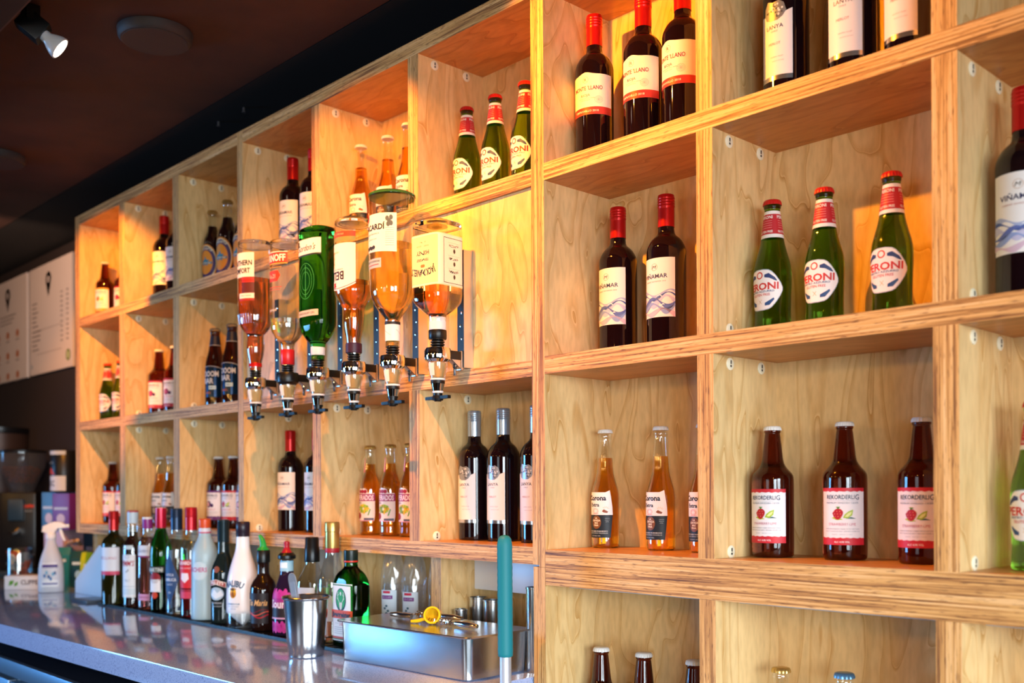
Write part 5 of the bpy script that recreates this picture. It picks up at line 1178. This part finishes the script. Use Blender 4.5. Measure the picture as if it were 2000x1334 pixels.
# packets against the left end of the shelving
def pack(name, x, y, zb, w_, d_, h, col, lab, c2=None, c3=None):
    t = empty(name, (x, y, z0 + zb), lab, 'packet', None, rz=R_(20)); MB().box(-w_, w_, -d_, d_, 0, h, mat('pk_' + col.strip('#'), col, .4)).build('packet', t, bevel=.002)
    d = Decal(); d.rect(-w_ * .8, w_ * .8, h * .55, h * .62, c2 or '#c8d4e4').ell(0, h * .3, w_ * .5, h * .14, c3 or '#d8c8d8'); o = d.build('print', t); o.location = (0, -d_ - .0001, 0)
pack('coffee_packet', -4.270, 1.53, 0, .055, .05, .215, '#c8a8b8', 'pale pink packet at the bottom of the stack beside the shelving')
pack('coffee_packet', -4.320, 1.53, .216, .042, .05, .150, '#4a78a4', 'blue packet in the stack beside the shelving')
pack('coffee_packet', -4.215, 1.54, .216, .048, .05, .145, '#7a3088', 'purple packet in the stack beside the shelving')
t = empty('chocolate_tin', (-4.260, 1.53, z0 + .367), 'black and white tin with a red band on top of the packets', 'tin')
MB().rev([(.001, 0), (.052, 0), (.053, .002), (.053, .165), (.051, .168), (.001, .168)], mat('tin_black', '#1a1a1e', .35), 36).build('tin', t, True, 40)
d = Decal(Prof([(.0532, 0), (.0532, .168)], 0), .08, -5); d.rect(-.075, .075, .005, .065, '#d8dce4').rect(-.075, .075, .150, .166, '#c4ccd4').poly([(-.02, .075), (.01, .10), (.03, .07)], '#c8402c').text('CHOC', 0, .035, .022, '#3a3438', w=.06, bold=.02).text('HOT CHOCOLATE', 0, .118, .006, '#cfd4da', w=.045).rect(-.083, -.060, .07, .15, '#b84a44', 1).build('label', t)

# grinders and machine at the far left
gl_ = mat('grinder_black', '#0d0e12', .3); gb = mat('grinder_blue_black', '#1e3548', .3)
def grinder(x, y, lab, s=1.0):
    t = empty('coffee_grinder', (x, y, z0), lab, 'coffee grinder', 'coffee grinders', rz=R_(55)); t.scale = (s, s, s)
    MB().box(-.085, .085, -.13, .10, 0, .030, gb).build('base', t, bevel=.006)
    MB().box(-.075, .075, -.02, .10, .030, .36, gl_).build('body', t, bevel=.012)
    mb = MB(); mb.rev([(.045, .36), (.055, .38), (.095, .47), (.098, .53)], thin('hopper_plastic', (.75, .78, .85), .05, .03), 32, Matrix.Translation((0, .04, 0))); mb.build('hopper', t, True, 40)
    MB().rev([(.100, .53), (.101, .538), (.06, .545), (.001, .547)], gl_, 32, Matrix.Translation((0, .04, 0))).build('hopper_lid', t, True, 40)
    mb = MB(); bn = mat('coffee_bean', '#5a2e1a', .45)
    rs = random.Random(3)
    for i in range(260):
        a = rs.random() * 6.28; zz = .40 + rs.random() * .07; rmax = .048 + (zz - .38) * .52 - .008; r_ = rmax * (rs.random() ** .3)
        mb.rev([(.001, -.004), (.0035, -.002), (.0035, .002), (.001, .004)], bn, 5, Matrix.Translation((r_ * cos(a), .04 + r_ * sin(a), zz)) @ Matrix.Rotation(a, 4, 'Y'))
    o = mb.build('coffee_beans', t, True); o['kind'] = 'stuff'
    MB().tube([(0, -.02, .20), (0, -.05, .19), (0, -.11, .185)], [.010, .012, .010], chrome, 12).build('portafilter_fork', t, True)
    mb = MB(); mb.box(-.03, .03, -.045, -.02, .24, .33, gb); mb.build('doser', t, bevel=.004)
    d = Decal(); d.text('ANFIM', .0, .0, .013, '#d83a1c', w=.045, bold=.03).text('MILANO', 0, -.020, .007, '#9aa0a8', w=.034); o = d.build('badge', t); o.location = (.045, -.0206, .30); 
    return t
grinder(-4.72, 1.50, 'black coffee grinder with a clear hopper of beans, nearest the photo left edge', 1.02)
grinder(-5.02, 1.22, 'second dark coffee grinder mostly outside the left edge of the photo', 1.0)
t = empty('coffee_canister', (-5.15, 1.55, z0), 'tall dark brown canister behind the grinders', 'canister')
MB().rev([(.001, 0), (.13, 0), (.132, .004), (.132, .66), (.126, .665), (.001, .666)], mat('brown_metal', '#3a2c28', .4, .3), 40).build('canister', t, True, 40)
MB().rev([(.134, .640), (.135, .642), (.135, .668), (.001, .672)], gl_, 40).build('lid', t, True, 40)

# menus on the back wall
pap = mat('menu_card', '#d9c9bf', .5)
def menu(xl, xr, zb, zt, lab, logo=True, kind=0):
    t = empty('menu_board', ((xl + xr) / 2, YB - .0005, EYE + zb), lab, 'menu board', 'menu boards on the dark wall'); w2 = (xr - xl) / 2; h = zt - zb
    MB().box(-w2, w2, -.012, 0, 0, h, pap).build('panel', t, bevel=.0015)
    d = Decal(); bc = '#7a6a66'; d.rect(-w2 + .004, w2 - .004, .004, h - .004, pap)
    lx = .0 if kind else -.02
    d.poly([(lx + .035 * cos(a), h - .075 + .036 * sin(a)) for a in [pi * (-.15 + 1.3 * k / 16) for k in range(17)]] + [(lx, h - .155)], '#3a2024').ell(lx, h - .075, .016, .016, '#cdbdb4', 2)
    rs = random.Random(4 + kind)
    if kind == 0:
        for g, (z1, n) in enumerate(((h - .165, 6), (h - .295, 5))):
            for k in range(n):
                z = z1 - .021 * k; d.line([(-w2 + .035, z), (-w2 + .035 + .05 + .07 * rs.random(), z)], .006, bc)
                for xx in (.13, .20): d.line([(xx, z + .012), (xx + .022, z + .012)], .007, bc)
            d.line([(-w2 + .09, z1 - .021 * n - .002), (.14, z1 - .021 * n - .002)], .003, '#a8948c')
        d.ell(w2 - .05, .055, .026, .026, '#6a7a3a').ell(w2 - .05, .055, .016, .016, '#b8c08a', 2).ell(-w2 + .03, .04, .008, .012, '#8a98a0')
    else:
        for k in range(3): d.line([(-.12, h - .175 - .018 * k), (.12 - .03 * k, h - .175 - .018 * k)], .005, bc)
        for r_ in range(3):
            for c in range(3): d.ell(-.14 + .14 * c, h - .27 - .10 * r_, .022, .018, '#b8704a'); d.line([(-.165 + .14 * c, h - .30 - .10 * r_), (-.115 + .14 * c, h - .30 - .10 * r_)], .005, bc)
    o = d.build('printing', t); o.location = (0, -.0122, 0)
menu(-5.020, -4.487, .545, 1.038, 'white menu board nearest the shelving, with prices in columns')
menu(-5.600, -5.062, .545, 1.040, 'white menu board cut off by the left edge of the photo', kind=1)
